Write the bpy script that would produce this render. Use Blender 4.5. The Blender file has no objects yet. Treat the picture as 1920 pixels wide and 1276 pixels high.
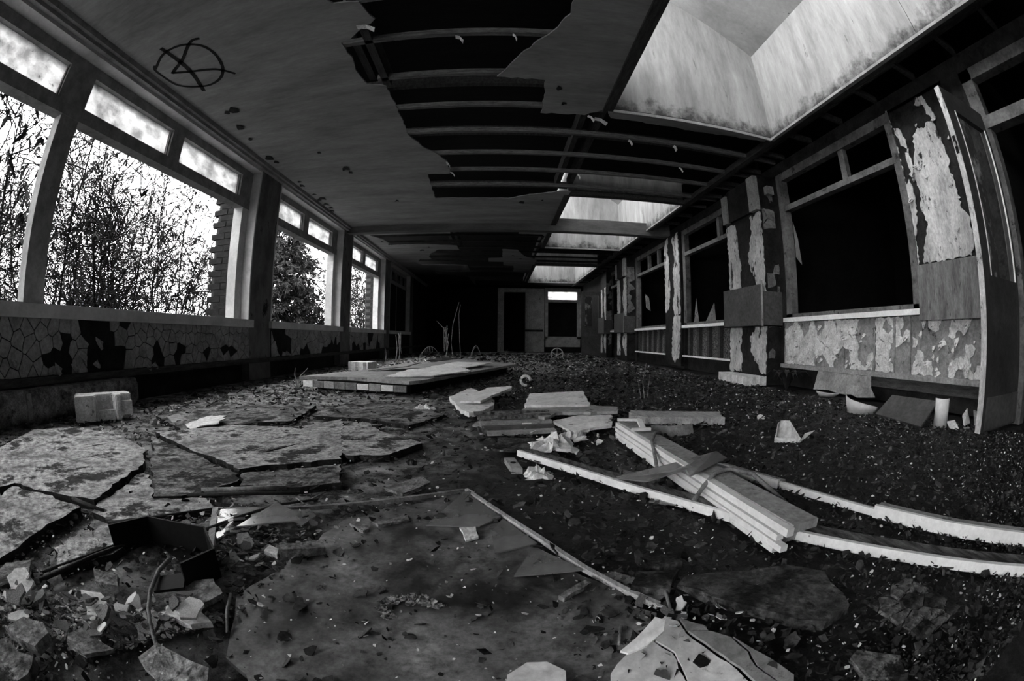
import bpy, bmesh, math, random
from mathutils import Vector, Matrix, noise
random.seed(7)
R = random.random
U = random.uniform
SC = bpy.context.scene
COL = SC.collection

# ------------------------------------------------------------------ camera
cd = bpy.data.cameras.new('camera')
cam = bpy.data.objects.new('camera', cd); COL.objects.link(cam)
cd.type = 'PANO'
cd.panorama_type = 'FISHEYE_EQUISOLID'
cd.fisheye_lens = 15.541
cd.fisheye_fov = math.radians(200)
cd.sensor_width = 36; cd.sensor_height = 24; cd.sensor_fit = 'HORIZONTAL'
cd.clip_start = 0.01; cd.clip_end = 200
_r = Vector((0.99959, -0.027567, 0.0076616)); _f = Vector((0.027595, 0.999613, -0.003568)); _u = Vector((-0.00756, 0.003778, 0.999964))
m = Matrix((_r, _u, -_f)).transposed().to_4x4()
m.translation = (0, 0, 0.491)
cam.matrix_world = m
SC.camera = cam

# ------------------------------------------------------------------ world, exposure
w = bpy.data.worlds.new('overcast_sky'); SC.world = w; w.use_nodes = True
wn = w.node_tree.nodes; wl = w.node_tree.links
bg = wn['Background']
tc = wn.new('ShaderNodeTexCoord'); nz = wn.new('ShaderNodeTexNoise'); nz.inputs['Scale'].default_value = 1.6; nz.inputs['Detail'].default_value = 4
cr = wn.new('ShaderNodeValToRGB'); cr.color_ramp.elements[0].position = 0.3; cr.color_ramp.elements[1].position = 0.7
cr.color_ramp.elements[0].color = (0.86, 0.86, 0.86, 1); cr.color_ramp.elements[1].color = (1, 1, 1, 1)
wl.new(tc.outputs['Generated'], nz.inputs['Vector']); wl.new(nz.outputs['Fac'], cr.inputs['Fac']); wl.new(cr.outputs['Color'], bg.inputs['Color'])
bg.inputs['Strength'].default_value = 1.0
SC.view_settings.view_transform = 'Standard'; SC.view_settings.look = 'None'
SC.view_settings.gamma = 1.0; SC.view_settings.use_curve_mapping = False
SC.view_settings.exposure = 3.95
SC.cycles.max_bounces = 8; SC.cycles.diffuse_bounces = 5; SC.cycles.transparent_max_bounces = 12

# ------------------------------------------------------------------ constants of the room
A, B, H = 2.83, 3.14, 2.524          # left wall x=-A, right wall x=B, ceiling z=H
YB = 16.6                            # back wall
YF = -7.0                            # wall behind the camera
XL, XR = 0.97, 2.67                  # roof lantern openings
SKY = [(-0.2, 3.38), (5.93, 9.5), (12.0, 15.5), (-6.3, -2.75)]  # last lantern is added behind the camera, unseen, to brighten the foreground

# ------------------------------------------------------------------ materials
def mat(name, c1, c2=None, scale=6.0, rough=0.85, bump=0.25, detail=6, stretch=(1, 1, 1), pos=(0.35, 0.65), spec=0.2, spots=None, bscale=None, dark_ramp=None, grain=.3, gscale=None):
    """grey procedural paint / plaster / wood: noise between two tones, optional dark spots, optional darkening along one axis"""
    c2 = c1 if c2 is None else c2
    M = bpy.data.materials.new(name); M.use_nodes = True
    n = M.node_tree.nodes; l = M.node_tree.links
    p = n['Principled BSDF']; p.inputs['Roughness'].default_value = rough; p.inputs['Specular IOR Level'].default_value = spec
    t = n.new('ShaderNodeTexCoord'); mp = n.new('ShaderNodeMapping'); mp.inputs['Scale'].default_value = stretch
    l.new(t.outputs['Object'], mp.inputs['Vector'])
    a = n.new('ShaderNodeTexNoise'); a.inputs['Scale'].default_value = scale; a.inputs['Detail'].default_value = detail; a.inputs['Roughness'].default_value = 0.62
    l.new(mp.outputs['Vector'], a.inputs['Vector'])
    r = n.new('ShaderNodeValToRGB')
    r.color_ramp.elements[0].position, r.color_ramp.elements[1].position = pos
    r.color_ramp.elements[0].color = (c1, c1, c1, 1); r.color_ramp.elements[1].color = (c2, c2, c2, 1)
    l.new(a.outputs['Fac'], r.inputs['Fac'])
    out = r.outputs['Color']
    def mul(out, fac_socket, dark):
        mx = n.new('ShaderNodeMix'); mx.data_type = 'RGBA'; mx.blend_type = 'MIX'
        l.new(fac_socket, mx.inputs[0]); l.new(out, mx.inputs[6]); mx.inputs[7].default_value = (dark, dark, dark, 1)
        return mx.outputs[2]
    if spots:
        sc, lo, hi, dark = spots
        b = n.new('ShaderNodeTexNoise'); b.inputs['Scale'].default_value = sc; b.inputs['Detail'].default_value = 8; b.inputs['Roughness'].default_value = 0.7
        l.new(mp.outputs['Vector'], b.inputs['Vector'])
        q = n.new('ShaderNodeValToRGB'); q.color_ramp.elements[0].position = lo; q.color_ramp.elements[1].position = hi
        l.new(b.outputs['Fac'], q.inputs['Fac'])
        out = mul(out, q.outputs['Color'], dark)
    if dark_ramp:
        axis, lo, hi, dark, amp = dark_ramp
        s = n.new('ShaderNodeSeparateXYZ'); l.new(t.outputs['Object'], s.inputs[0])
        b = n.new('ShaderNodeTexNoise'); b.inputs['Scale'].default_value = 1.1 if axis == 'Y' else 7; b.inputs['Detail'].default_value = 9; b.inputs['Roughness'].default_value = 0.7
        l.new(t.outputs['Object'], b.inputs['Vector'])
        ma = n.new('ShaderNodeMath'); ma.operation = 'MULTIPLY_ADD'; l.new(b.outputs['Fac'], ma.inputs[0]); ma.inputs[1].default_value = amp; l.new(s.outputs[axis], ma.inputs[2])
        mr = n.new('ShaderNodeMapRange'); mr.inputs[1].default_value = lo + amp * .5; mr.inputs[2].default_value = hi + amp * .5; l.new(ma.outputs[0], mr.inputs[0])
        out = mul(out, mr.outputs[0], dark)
    if grain:
        g_ = n.new('ShaderNodeTexNoise'); g_.inputs['Scale'].default_value = gscale or scale * 7; g_.inputs['Detail'].default_value = 6; g_.inputs['Roughness'].default_value = .75
        l.new(mp.outputs['Vector'], g_.inputs['Vector'])
        gr = n.new('ShaderNodeMapRange'); gr.inputs[1].default_value = .38; gr.inputs[2].default_value = .62; gr.inputs[3].default_value = 1 - grain; gr.inputs[4].default_value = 1 + grain * .5; gr.clamp = False
        l.new(g_.outputs['Fac'], gr.inputs[0])
        mg = n.new('ShaderNodeVectorMath'); mg.operation = 'SCALE'; l.new(out, mg.inputs[0]); l.new(gr.outputs[0], mg.inputs['Scale']); out = mg.outputs[0]
    l.new(out, p.inputs['Base Color'])
    if bump:
        b2 = n.new('ShaderNodeTexNoise'); b2.inputs['Scale'].default_value = bscale or scale * 5; b2.inputs['Detail'].default_value = 5
        l.new(mp.outputs['Vector'], b2.inputs['Vector'])
        bm = n.new('ShaderNodeBump'); bm.inputs['Strength'].default_value = bump; bm.inputs['Distance'].default_value = 0.01
        l.new(b2.outputs['Fac'], bm.inputs['Height']); l.new(bm.outputs['Normal'], p.inputs['Normal'])
    return M

def glass_mat(name, dirt_lo, dirt_hi, scale, milky, stretch=(1, 1, 1), dark=0.25, film=(.8, .95)):
    """dirty pane: transparent, with a translucent film and darker smears"""
    M = bpy.data.materials.new(name); M.use_nodes = True
    n = M.node_tree.nodes; l = M.node_tree.links
    n.remove(n['Principled BSDF']); o = n['Material Output']
    t = n.new('ShaderNodeTexCoord'); mp = n.new('ShaderNodeMapping'); mp.inputs['Scale'].default_value = stretch; l.new(t.outputs['Object'], mp.inputs[0])
    a = n.new('ShaderNodeTexNoise'); a.inputs['Scale'].default_value = scale; a.inputs['Detail'].default_value = 8; a.inputs['Roughness'].default_value = .7; l.new(mp.outputs[0], a.inputs['Vector'])
    r = n.new('ShaderNodeMapRange'); r.inputs[1].default_value = dirt_lo; r.inputs[2].default_value = dirt_hi; l.new(a.outputs['Fac'], r.inputs[0])
    tr = n.new('ShaderNodeBsdfTransparent'); tl = n.new('ShaderNodeBsdfTranslucent')
    f2 = n.new('ShaderNodeTexNoise'); f2.inputs['Scale'].default_value = scale * .7; f2.inputs['Detail'].default_value = 9; f2.inputs['Roughness'].default_value = .6; l.new(mp.outputs[0], f2.inputs['Vector'])
    r2 = n.new('ShaderNodeMapRange'); r2.inputs[1].default_value = .35; r2.inputs[2].default_value = .62; r2.inputs[3].default_value = film[0]; r2.inputs[4].default_value = film[1]; l.new(f2.outputs['Fac'], r2.inputs[0]); l.new(r2.outputs[0], tl.inputs['Color'])
    di = n.new('ShaderNodeBsdfDiffuse'); di.inputs['Color'].default_value = (dark, dark, dark, 1)
    gl = n.new('ShaderNodeBsdfGlossy'); gl.inputs['Roughness'].default_value = .08
    m1 = n.new('ShaderNodeMixShader'); m1.inputs[0].default_value = milky; l.new(tr.outputs[0], m1.inputs[1]); l.new(tl.outputs[0], m1.inputs[2])
    m2 = n.new('ShaderNodeMixShader'); l.new(r.outputs[0], m2.inputs[0]); l.new(m1.outputs[0], m2.inputs[1]); l.new(di.outputs[0], m2.inputs[2])
    m3 = n.new('ShaderNodeMixShader'); m3.inputs[0].default_value = .05; l.new(m2.outputs[0], m3.inputs[1]); l.new(gl.outputs[0], m3.inputs[2])
    l.new(m3.outputs[0], o.inputs[0])
    return M

M = {}
M['ceil'] = mat('ceiling_board', .22, .34, 2.2, .9, .15, grain=.12, stretch=(.6, 2.2, 1), spots=(9, .70, .74, .06), dark_ramp=('Y', 11.3, 14.2, .006, 2.0))  # board tone gets darker towards the far end
M['black'] = mat('unlit_black', .003, .007, 4, .95, .3)  # black stands in for missing light at the far end and in back rooms
M['deck'] = mat('roof_deck', .003, .006, 3, .95, .2, stretch=(1, 8, 1))  # near-black: shade of the roof void is put into the deck colour
M['batten'] = mat('batten_timber', .09, .20, 9, .9, .3, stretch=(1, 6, 6), spots=(14, .6, .68, .02))
M['joist'] = mat('joist_timber', .03, .07, 7, .9, .3, stretch=(6, 1, 6))
M['white'] = mat('white_gloss_paint', .68, .85, 8, .5, .1, grain=.1, spots=(22, .66, .72, .12))
M['lining'] = mat('window_lining_paint', .42, .58, 4, .55, .08, grain=.1, spots=(16, .70, .76, .12))
M['frame'] = mat('frame_paint', .17, .29, 8, .6, .15, grain=.1, spots=(18, .64, .72, .06))
M['oldframe'] = mat('weathered_frame', .06, .16, 5, .8, .15, stretch=(1, 1, 1), spots=(9, .58, .66, .02), grain=.25)
M['beam'] = mat('beam_paint', .08, .13, 5, .7, .1, stretch=(.5, 2, 2), grain=.15)
M['pillar'] = mat('stained_pillar', .08, .17, 5, .85, .25, grain=.1, stretch=(1, 1, .6), spots=(5, .58, .66, .012))
M['lowwall'] = mat('bare_left_wall', .008, .02, 8, .95, .4)
M['paintL'] = mat('cracked_paint_plates', .20, .34, 7, .75, .15, spots=(14, .66, .76, .05))
M['paintR'] = mat('peeling_cream_paint', .40, .74, 8, .8, .45, spots=(13, .60, .68, .06), bscale=28)
M['boardR'] = mat('bare_grey_panel', .10, .22, 9, .9, .5, spots=(8, .56, .66, .02))
M['panelR'] = mat('scuffed_grey_panel', .15, .30, 6, .85, .35, spots=(9, .58, .66, .03))
M['oldwhite'] = mat('worn_white_edge', .38, .66, 9, .7, .3, stretch=(1, 1, .5), spots=(16, .56, .64, .08))
M['plaster'] = mat('plaster_pilaster', .34, .60, 4, .85, .5, stretch=(1.6, 1.6, .8), detail=10, spots=(6, .57, .61, .035), bscale=30)
M['darkwall'] = mat('dark_wall', .005, .022, 6, .8, .6, spots=(10, .55, .62, .006))  # near-black tone with darker spots
M['sheetmetal'] = mat('stained_sheet_metal', .10, .20, 5, .6, .08, stretch=(3, 3, .7), spots=(9, .58, .70, .03))
M['cover'] = mat('grey_cover_panel', .06, .09, 4, .6, .05)
M['studfill'] = mat('speckled_fibre_board', .03, .22, 70, .95, .8, detail=3, pos=(.45, .6))
M['doorpaint'] = mat('dark_door_paint', .03, .05, 4, .5, .08, spots=(26, .72, .75, .35))
M['doorpanel'] = mat('flaking_door_panel', .04, .26, 5, .7, .3, stretch=(1, 1, .7), pos=(.5, .6))
M['shaft'] = mat('lantern_shaft_paint', .19, .35, 1.9, .75, .08, grain=.14, gscale=9, detail=9, stretch=(2.4, 2.4, .5), pos=(.3, .66), dark_ramp=('Z', 2.66, 2.50, .05, .62), spots=(5, .62, .70, .12))
M['shafttop'] = mat('lantern_top_boards', .22, .32, 2.5, .85, .2, grain=.1, spots=(5, .64, .68, .06))
M['brick'] = mat('brick_face', .014, .032, 20, .95, .6)
M['mortar'] = mat('mortar', .05, .07, 30, .95, .4)
M['concrete'] = mat('screed_plate', .13, .66, 5, .92, .9, detail=12, pos=(.36, .62), spots=(5, .52, .60, .03), bscale=60, grain=.6)
M['concrete2'] = mat('screed_plate_dark', .04, .36, 6, .9, .9, detail=12, pos=(.38, .64), spots=(7, .50, .58, .015), bscale=60, grain=.6)
M['lino'] = mat('scuffed_lino', .022, .26, 3.2, .42, .25, detail=12, pos=(.42, .68), spots=(60, .68, .72, .45), spec=.45, grain=.5, gscale=45)
M['board'] = mat('pale_board', .64, .85, 5, .85, .25, spots=(12, .62, .68, .12), grain=.2)
M['greyboard'] = mat('grey_board', .22, .34, 6, .85, .3, spots=(11, .60, .70, .05))
M['darkboard'] = mat('dark_wet_board', .008, .10, 9, .6, .9, detail=11, pos=(.42, .66), spots=(50, .67, .70, .35), grain=.7, gscale=70)
M['plasterchip'] = mat('plaster_chip', .5, .8, 14, .9, .3, spots=(18, .60, .68, .1))
M['greychip'] = mat('grey_chip', .08, .34, 14, .9, .6, spots=(16, .56, .66, .03), grain=.5)
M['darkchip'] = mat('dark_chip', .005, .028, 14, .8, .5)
M['dimchip'] = mat('dim_chip', .012, .085, 14, .85, .4)
M['steel'] = mat('black_steel', .003, .007, 8, .6, .1, spec=.12)
M['stick'] = mat('grey_stick', .10, .25, 20, .85, .3)
M['darkstick'] = mat('dark_stick', .015, .05, 20, .85, .3)
M['wood'] = mat('weathered_timber', .28, .5, 7, .8, .3, stretch=(6, 1, 6), spots=(14, .6, .68, .05))
M['darkwood'] = mat('dark_timber_top', .02, .22, 9, .6, .3, stretch=(5, 1.2, 5), pos=(.4, .7))
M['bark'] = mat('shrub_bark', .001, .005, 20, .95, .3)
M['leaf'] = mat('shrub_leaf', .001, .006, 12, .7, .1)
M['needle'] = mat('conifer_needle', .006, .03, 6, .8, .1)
M['weed'] = mat('dry_weed', .12, .3, 20, .9, .1)
M['plant'] = mat('dark_leaf', .015, .04, 12, .45, .1)
M['earth'] = mat('outside_earth', .006, .02, 3, .95, .5)
M['plastic'] = mat('white_plastic', .55, .68, 6, .45, .05, grain=.1)
M['card'] = mat('white_card', .6, .75, 6, .7, .05)
M['spray'] = mat('black_spray_paint', .004, .007, 10, .7, 0)
M['pane'] = glass_mat('dirty_top_pane', .60, .74, 5, .97, (1, 1.5, 2.5), .05, (.36, .72))
M['panehi'] = glass_mat('lantern_pane', .56, .75, 4, .25, (1, 1, 1), .3)
M['paneold'] = glass_mat('dark_pane', .35, .6, 4, .3, (1, 1, 1), .01)  # pane with near-black smears
M['shard'] = mat('dusty_glass', .14, .26, 4, .16, .02, spec=.8, grain=.1, spots=(40, .70, .74, .6))
def shard_mat():
    Mx = M['shard']; n = Mx.node_tree.nodes; l = Mx.node_tree.links
    p = n['Principled BSDF']; p.inputs['Alpha'].default_value = .75
shard_mat()

# the floor: dusty screed towards the windows, wet black litter towards the right
def floor_mat():
    Mx = bpy.data.materials.new('dirty_floor'); Mx.use_nodes = True
    n = Mx.node_tree.nodes; l = Mx.node_tree.links; p = n['Principled BSDF']
    t = n.new('ShaderNodeTexCoord')
    def noi(s, d, r=.65):
        a = n.new('ShaderNodeTexNoise'); a.inputs['Scale'].default_value = s; a.inputs['Detail'].default_value = d; a.inputs['Roughness'].default_value = r
        l.new(t.outputs['Object'], a.inputs['Vector']); return a.outputs['Fac']
    def ramp(f, p0, p1, c0, c1):
        r = n.new('ShaderNodeValToRGB'); r.color_ramp.elements[0].position = p0; r.color_ramp.elements[1].position = p1
        r.color_ramp.elements[0].color = (c0,) * 3 + (1,); r.color_ramp.elements[1].color = (c1,) * 3 + (1,); l.new(f, r.inputs[0]); return r.outputs[0]
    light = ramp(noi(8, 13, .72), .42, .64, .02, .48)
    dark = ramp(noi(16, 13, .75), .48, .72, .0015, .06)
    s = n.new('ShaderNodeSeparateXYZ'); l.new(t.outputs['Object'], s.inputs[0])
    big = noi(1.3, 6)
    ma = n.new('ShaderNodeMath'); ma.operation = 'MULTIPLY_ADD'; l.new(big, ma.inputs[0]); ma.inputs[1].default_value = 2.6; fy = n.new('ShaderNodeMapRange'); fy.inputs[1].default_value = 4.2; fy.inputs[2].default_value = 7.5; fy.inputs[3].default_value = 0; fy.inputs[4].default_value = 1.7; l.new(s.outputs['Y'], fy.inputs[0])  # far floor made paler: the light falling there is put into its colour
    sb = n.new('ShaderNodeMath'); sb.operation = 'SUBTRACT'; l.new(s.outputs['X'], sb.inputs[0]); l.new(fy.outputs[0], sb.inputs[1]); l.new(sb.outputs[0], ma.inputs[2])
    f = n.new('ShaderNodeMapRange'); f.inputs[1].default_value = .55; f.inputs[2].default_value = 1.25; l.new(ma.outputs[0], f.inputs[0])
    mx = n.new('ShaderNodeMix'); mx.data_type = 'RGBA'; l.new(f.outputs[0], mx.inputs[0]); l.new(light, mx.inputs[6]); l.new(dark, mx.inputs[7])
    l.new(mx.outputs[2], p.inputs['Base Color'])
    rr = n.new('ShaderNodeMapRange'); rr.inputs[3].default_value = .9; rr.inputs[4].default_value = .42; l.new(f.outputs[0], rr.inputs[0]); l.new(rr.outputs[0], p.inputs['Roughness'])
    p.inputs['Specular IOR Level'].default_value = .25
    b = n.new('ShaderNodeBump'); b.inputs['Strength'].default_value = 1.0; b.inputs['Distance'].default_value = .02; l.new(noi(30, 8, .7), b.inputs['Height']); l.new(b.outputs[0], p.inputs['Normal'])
    return Mx
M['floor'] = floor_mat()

# ------------------------------------------------------------------ mesh helpers
def mesh(name, vs, fs, mt, smooth=False):
    me = bpy.data.meshes.new(name); me.from_pydata([tuple(v) for v in vs], [], fs)
    if mt: me.materials.append(M[mt] if isinstance(mt, str) else mt)
    if smooth:
        me.polygons.foreach_set('use_smooth', [True] * len(me.polygons))
    me.update(); return me
def add(name, me, parent=None, loc=None, rot=None, scale=None):
    o = bpy.data.objects.new(name, me); COL.objects.link(o)
    if parent: o.parent = parent
    if loc is not None: o.location = loc
    if rot is not None: o.rotation_euler = rot
    if scale is not None: o.scale = scale
    return o
def tag(o, label=None, cat=None, group=None, kind=None):
    if label: o['label'] = label
    if cat: o['category'] = cat
    if group: o['group'] = group
    if kind: o['kind'] = kind
    return o
def empty(name, loc=(0, 0, 0), rz=0):
    return add(name, None, None, loc, (0, 0, rz))
class MB:
    def __init__(s): s.v = []; s.f = []
    def box(s, x0, x1, y0, y1, z0, z1):
        b = len(s.v)
        s.v += [(x0, y0, z0), (x1, y0, z0), (x1, y1, z0), (x0, y1, z0), (x0, y0, z1), (x1, y0, z1), (x1, y1, z1), (x0, y1, z1)]
        s.f += [tuple(b + i for i in q) for q in ((0, 3, 2, 1), (4, 5, 6, 7), (0, 1, 5, 4), (1, 2, 6, 5), (2, 3, 7, 6), (3, 0, 4, 7))]
        return s
    def bar(s, p, q, wd, ht, up=(0, 0, 1)):
        p = Vector(p); q = Vector(q); d = (q - p).normalized(); up = Vector(up); sd = d.cross(up).normalized(); up = sd.cross(d)
        b = len(s.v)
        for e in (p, q):
            for a, c in ((-1, -1), (1, -1), (1, 1), (-1, 1)): s.v.append(tuple(e + sd * a * wd / 2 + up * c * ht / 2))
        s.f += [tuple(b + i for i in t) for t in ((0, 1, 2, 3), (7, 6, 5, 4), (0, 4, 5, 1), (1, 5, 6, 2), (2, 6, 7, 3), (3, 7, 4, 0))]
        return s
    def tube(s, pts, r0, r1=None, n=5):
        r1 = r0 if r1 is None else r1; pts = [Vector(p) for p in pts]; b = len(s.v); k = len(pts)
        for i, p in enumerate(pts):
            d = (pts[min(i + 1, k - 1)] - pts[max(i - 1, 0)]).normalized()
            a = d.cross(Vector((0, 0, 1)) if abs(d.z) < .9 else Vector((1, 0, 0))).normalized(); c = d.cross(a)
            r = r0 + (r1 - r0) * i / (k - 1)
            for j in range(n):
                t = 2 * math.pi * j / n; s.v.append(tuple(p + (a * math.cos(t) + c * math.sin(t)) * r))
        for i in range(k - 1):
            for j in range(n):
                s.f.append((b + i * n + j, b + i * n + (j + 1) % n, b + (i + 1) * n + (j + 1) % n, b + (i + 1) * n + j))
        s.f.append(tuple(b + j for j in range(n))[::-1]); s.f.append(tuple(b + (k - 1) * n + j for j in range(n)))
        return s
    def quadsheet(s, rows):
        b = len(s.v); n = len(rows[0])
        for r in rows: s.v += [tuple(p) for p in r]
        for i in range(len(rows) - 1):
            for j in range(n - 1): s.f.append((b + i * n + j, b + i * n + j + 1, b + (i + 1) * n + j + 1, b + (i + 1) * n + j))
        return s
    def build(s, name, mt, parent=None, smooth=False, **k):
        return add(name, mesh(name, s.v, s.f, mt, smooth), parent, **k)
def boxo(name, mt, parent, *a): return MB().box(*a).build(name, mt, parent)
def ragged(poly, step, amp, keep=None):
    out = []
    n = len(poly)
    for i in range(n):
        p = Vector(poly[i]); q = Vector(poly[(i + 1) % n]); L = (q - p).length
        out.append(tuple(p))
        k = int(L / step); nn = Vector((-(q - p).y, (q - p).x)) / (L + 1e-9)
        for j in range(1, k):
            t = j / k; c = p.lerp(q, t) + nn * U(-amp, amp); out.append(tuple(c))
    return out
def prism_mesh(name, poly, z0, z1, mt, holes=(), hfun=None, side=None):
    """polygon (concave allowed, holes allowed) extruded from z0 to z1 in its own x,y"""
    bm = bmesh.new(); edges = []
    for lp in [poly] + list(holes):
        vs = [bm.verts.new((p[0], p[1], z0)) for p in lp]
        edges += [bm.edges.new((vs[i], vs[(i + 1) % len(vs)])) for i in range(len(vs))]
    bmesh.ops.triangle_fill(bm, use_beauty=True, use_dissolve=False, edges=edges)
    r = bmesh.ops.extrude_face_region(bm, geom=bm.faces[:])
    for v in [g for g in r['geom'] if isinstance(g, bmesh.types.BMVert)]: v.co.z = z1
    if hfun:
        for v in bm.verts: v.co.z += hfun(v.co.x, v.co.y)
    bmesh.ops.recalc_face_normals(bm, faces=bm.faces[:])
    me = bpy.data.meshes.new(name); bm.to_mesh(me); bm.free()
    me.materials.append(M[mt])
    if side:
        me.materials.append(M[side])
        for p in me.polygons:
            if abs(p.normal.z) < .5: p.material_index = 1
    return me
def wallpoly(name, mt, poly, x0, x1, parent):
    """polygon given in (y,z) on a wall parallel to the yz plane, between x0 and x1"""
    me = prism_mesh(name, poly, 0, 1, mt)
    for v in me.vertices:
        a, b, t = v.co; v.co = (x0 + (x1 - x0) * t, a, b)
    me.update()
    return add(name, me, parent)
def slab(name, mt, poly, z0, th, label, cat, rag=.006, step=.04, group=None, tilt=(0, 0), parent=None, side=None):
    cx = sum(p[0] for p in poly) / len(poly); cy = sum(p[1] for p in poly) / len(poly)
    P = [(p[0] - cx, p[1] - cy) for p in poly]
    if rag: P = ragged(P, step, rag)
    me = prism_mesh(name, P, 0, th, mt, hfun=lambda x, y: x * tilt[0] + y * tilt[1], side=side)
    zmin = min(v.co.z for v in me.vertices)
    o = add(name, me, parent, (cx, cy, z0 - min(0, zmin)))
    if not parent: tag(o, label, cat, group)
    elif label: tag(o, label)
    return o
def voronoi(n, x0, x1, y0, y1, shrink, seed):
    rr = random.Random(seed); S = []
    tries = 0; md = math.sqrt((x1 - x0) * (y1 - y0) / n) * .62
    while len(S) < n and tries < n * 60:
        tries += 1; p = (rr.uniform(x0, x1), rr.uniform(y0, y1))
        if all((p[0] - q[0]) ** 2 + (p[1] - q[1]) ** 2 > md * md for q in S): S.append(p)
    out = []
    for i, p in enumerate(S):
        poly = [(x0, y0), (x1, y0), (x1, y1), (x0, y1)]
        for j, q in enumerate(S):
            if i == j: continue
            dx, dy = q[0] - p[0], q[1] - p[1]; L = math.hypot(dx, dy)
            if L > md * 6: continue
            dx /= L; dy /= L; c = L / 2 - shrink
            new = []
            for k in range(len(poly)):
                a, b = poly[k], poly[(k + 1) % len(poly)]
                da = (a[0] - p[0]) * dx + (a[1] - p[1]) * dy - c; db = (b[0] - p[0]) * dx + (b[1] - p[1]) * dy - c
                if da <= 0: new.append(a)
                if da * db < 0:
                    t = da / (da - db); new.append((a[0] + (b[0] - a[0]) * t, a[1] + (b[1] - a[1]) * t))
            poly = new
            if len(poly) < 3: break
        if len(poly) >= 3: out.append((p, poly))
    return out
def S(o, kind='structure', label=None):
    o['kind'] = kind
    if label: o['label'] = label
    return o

# ================================================================== FLOOR
def build_floor():
    mb = MB(); nx, ny = 150, 260
    x0, x1, y0, y1 = -A - .15, B + .16, YF, YB + 1.6
    ys = [y0 + (y1 - y0) * (j / ny) ** 1.0 for j in range(ny + 1)]
    # finer rows near the camera
    ys = [y0, -5, -3.2, -2, -1, -.5] + [-.2 + .02 * k for k in range(110)] + [2.0 + .06 * k for k in range(1, 70)] + [6.2 + .3 * k for k in range(1, 36)] + [y1]
    xs = [x0 + (x1 - x0) * i / nx for i in range(nx + 1)]
    rows = []
    for y in ys:
        row = []
        for x in xs:
            h = noise.fractal(Vector((x * 2.1, y * 2.1, 3)), 1, 2, 5) * .012 - .014
            row.append((x, y, min(h, -.002)))
        rows.append(row)
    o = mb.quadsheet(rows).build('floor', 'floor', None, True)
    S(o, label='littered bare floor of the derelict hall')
    for nm, mt, poly, z, th in [
        ('floor_plate', 'concrete', [(-2.13, .74), (-2.37, 1.11), (-2.19, 1.38), (-1.84, 1.44), (-1.51, 1.33), (-1.32, 1.14), (-1.18, .75), (-1.25, .72), (-1.39, .66), (-1.57, .59), (-1.58, .51)], 0, 0.0121),
        ('floor_plate', 'concrete', [(-1.47, .46), (-1.55, .57), (-1.37, .64), (-1.20, .68), (-1.17, .68), (-1.13, .48), (-1.07, .26), (-1.25, .2)], 0, 0.0110),
        ('floor_plate', 'concrete2', [(-1.68, 1.56), (-1.22, 1.40), (-.92, 1.28), (-.87, 1.20), (-.92, 1.04), (-1.04, .92), (-1.29, 1.17)], 0, 0.0077),
        ('floor_plate', 'concrete', [(-1.73, 1.63), (-1.41, 2.04), (-1.06, 2.09), (-.92, 2.43), (-.62, 1.60), (-.88, 1.40), (-.94, 1.32), (-1.13, 1.41), (-1.24, 1.43)], 0, 0.0094),
        ('floor_plate', 'concrete', [(-1.16, .74), (-1.28, 1.09), (-1.23, 1.09), (-1.04, .92), (-.87, 1.03), (-.80, .96), (-1.02, .71), (-1.13, .70)], 0, 0.0033),
        ('floor_plate', 'concrete', [(-1.03, .46), (-1.03, .66), (-.92, .79), (-.85, .80), (-.87, .60), (-.91, .40)], 0, 0.0033),
        ('floor_plate', 'concrete2', [(-.91, 1.29), (-.60, 1.54), (-.52, 1.33), (-.64, 1.24), (-.84, 1.17)], 0, 0.0066),
        ('floor_plate', 'concrete', [(-1.12, 2.09), (-1.07, 2.14), (-1.05, 2.21), (-.88, 2.23), (-.79, 2.26), (-.78, 2.39), (-.57, 2.13), (-.35, 1.94), (-.45, 1.72), (-.62, 1.66), (-.88, 1.9)], 0, 0.0083),
        ('floor_plate', 'concrete2', [(-2.1, 2.0), (-1.6, 1.75), (-1.45, 2.1), (-1.2, 2.3), (-1.3, 2.9), (-1.9, 2.8)], 0, 0.0055),
        ('floor_plate', 'concrete2', [(-1.15, 2.5), (-.8, 2.5), (-.5, 2.35), (-.35, 2.7), (-.6, 3.2), (-1.1, 3.3)], 0, 0.0066),
    ]:
        slab(nm, mt, poly, z - .012, th * 1.5 + .016, None, None, .011, .03, parent=o, side='darkchip')  # dark sides stand in for the shadow under the plate edges
    return o
floor = build_floor()

# ================================================================== CEILING
HOLE_L = [(-1.10, 1.80), (-1.05, 1.91), (-.96, 1.92), (-.89, 1.94), (-.87, 2.03), (-.83, 2.14), (-.92, 2.21), (-1.05, 2.32), (-1.13, 2.35), (-1.12, 2.43), (-1.11, 2.61), (-1.13, 2.73), (-1.09, 2.97), (-.95, 3.03), (-.94, 3.28), (-.94, 3.59), (-.94, 4.00), (-.90, 4.13), (-.85, 4.31), (-.72, 4.51), (-.63, 4.74), (-.64, 5.14), (-.92, 5.15), (-.96, 6.14), (.10, 6.16), (.35, 6.00), (.65, 5.85), (.88, 5.75)]
HOLE_R = [(.41, 1.75), (.41, 1.99), (.41, 2.14), (.35, 2.29), (.26, 2.43), (.12, 2.64), (-.05, 2.96), (.33, 2.99), (.35, 3.46), (.34, 3.56), (.74, 3.55), (.88, 3.42)]
def rag_open(pts, step, amp):
    out = []
    for i in range(len(pts) - 1):
        p = Vector(pts[i]); q = Vector(pts[i + 1]); L = (q - p).length; k = max(1, int(L / step)); nn = Vector((-(q - p).y, (q - p).x)) / L
        out.append(tuple(p))
        for j in range(1, k): out.append(tuple(p.lerp(q, j / k) + nn * U(-amp, amp)))
    return out + [pts[-1]]
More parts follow.
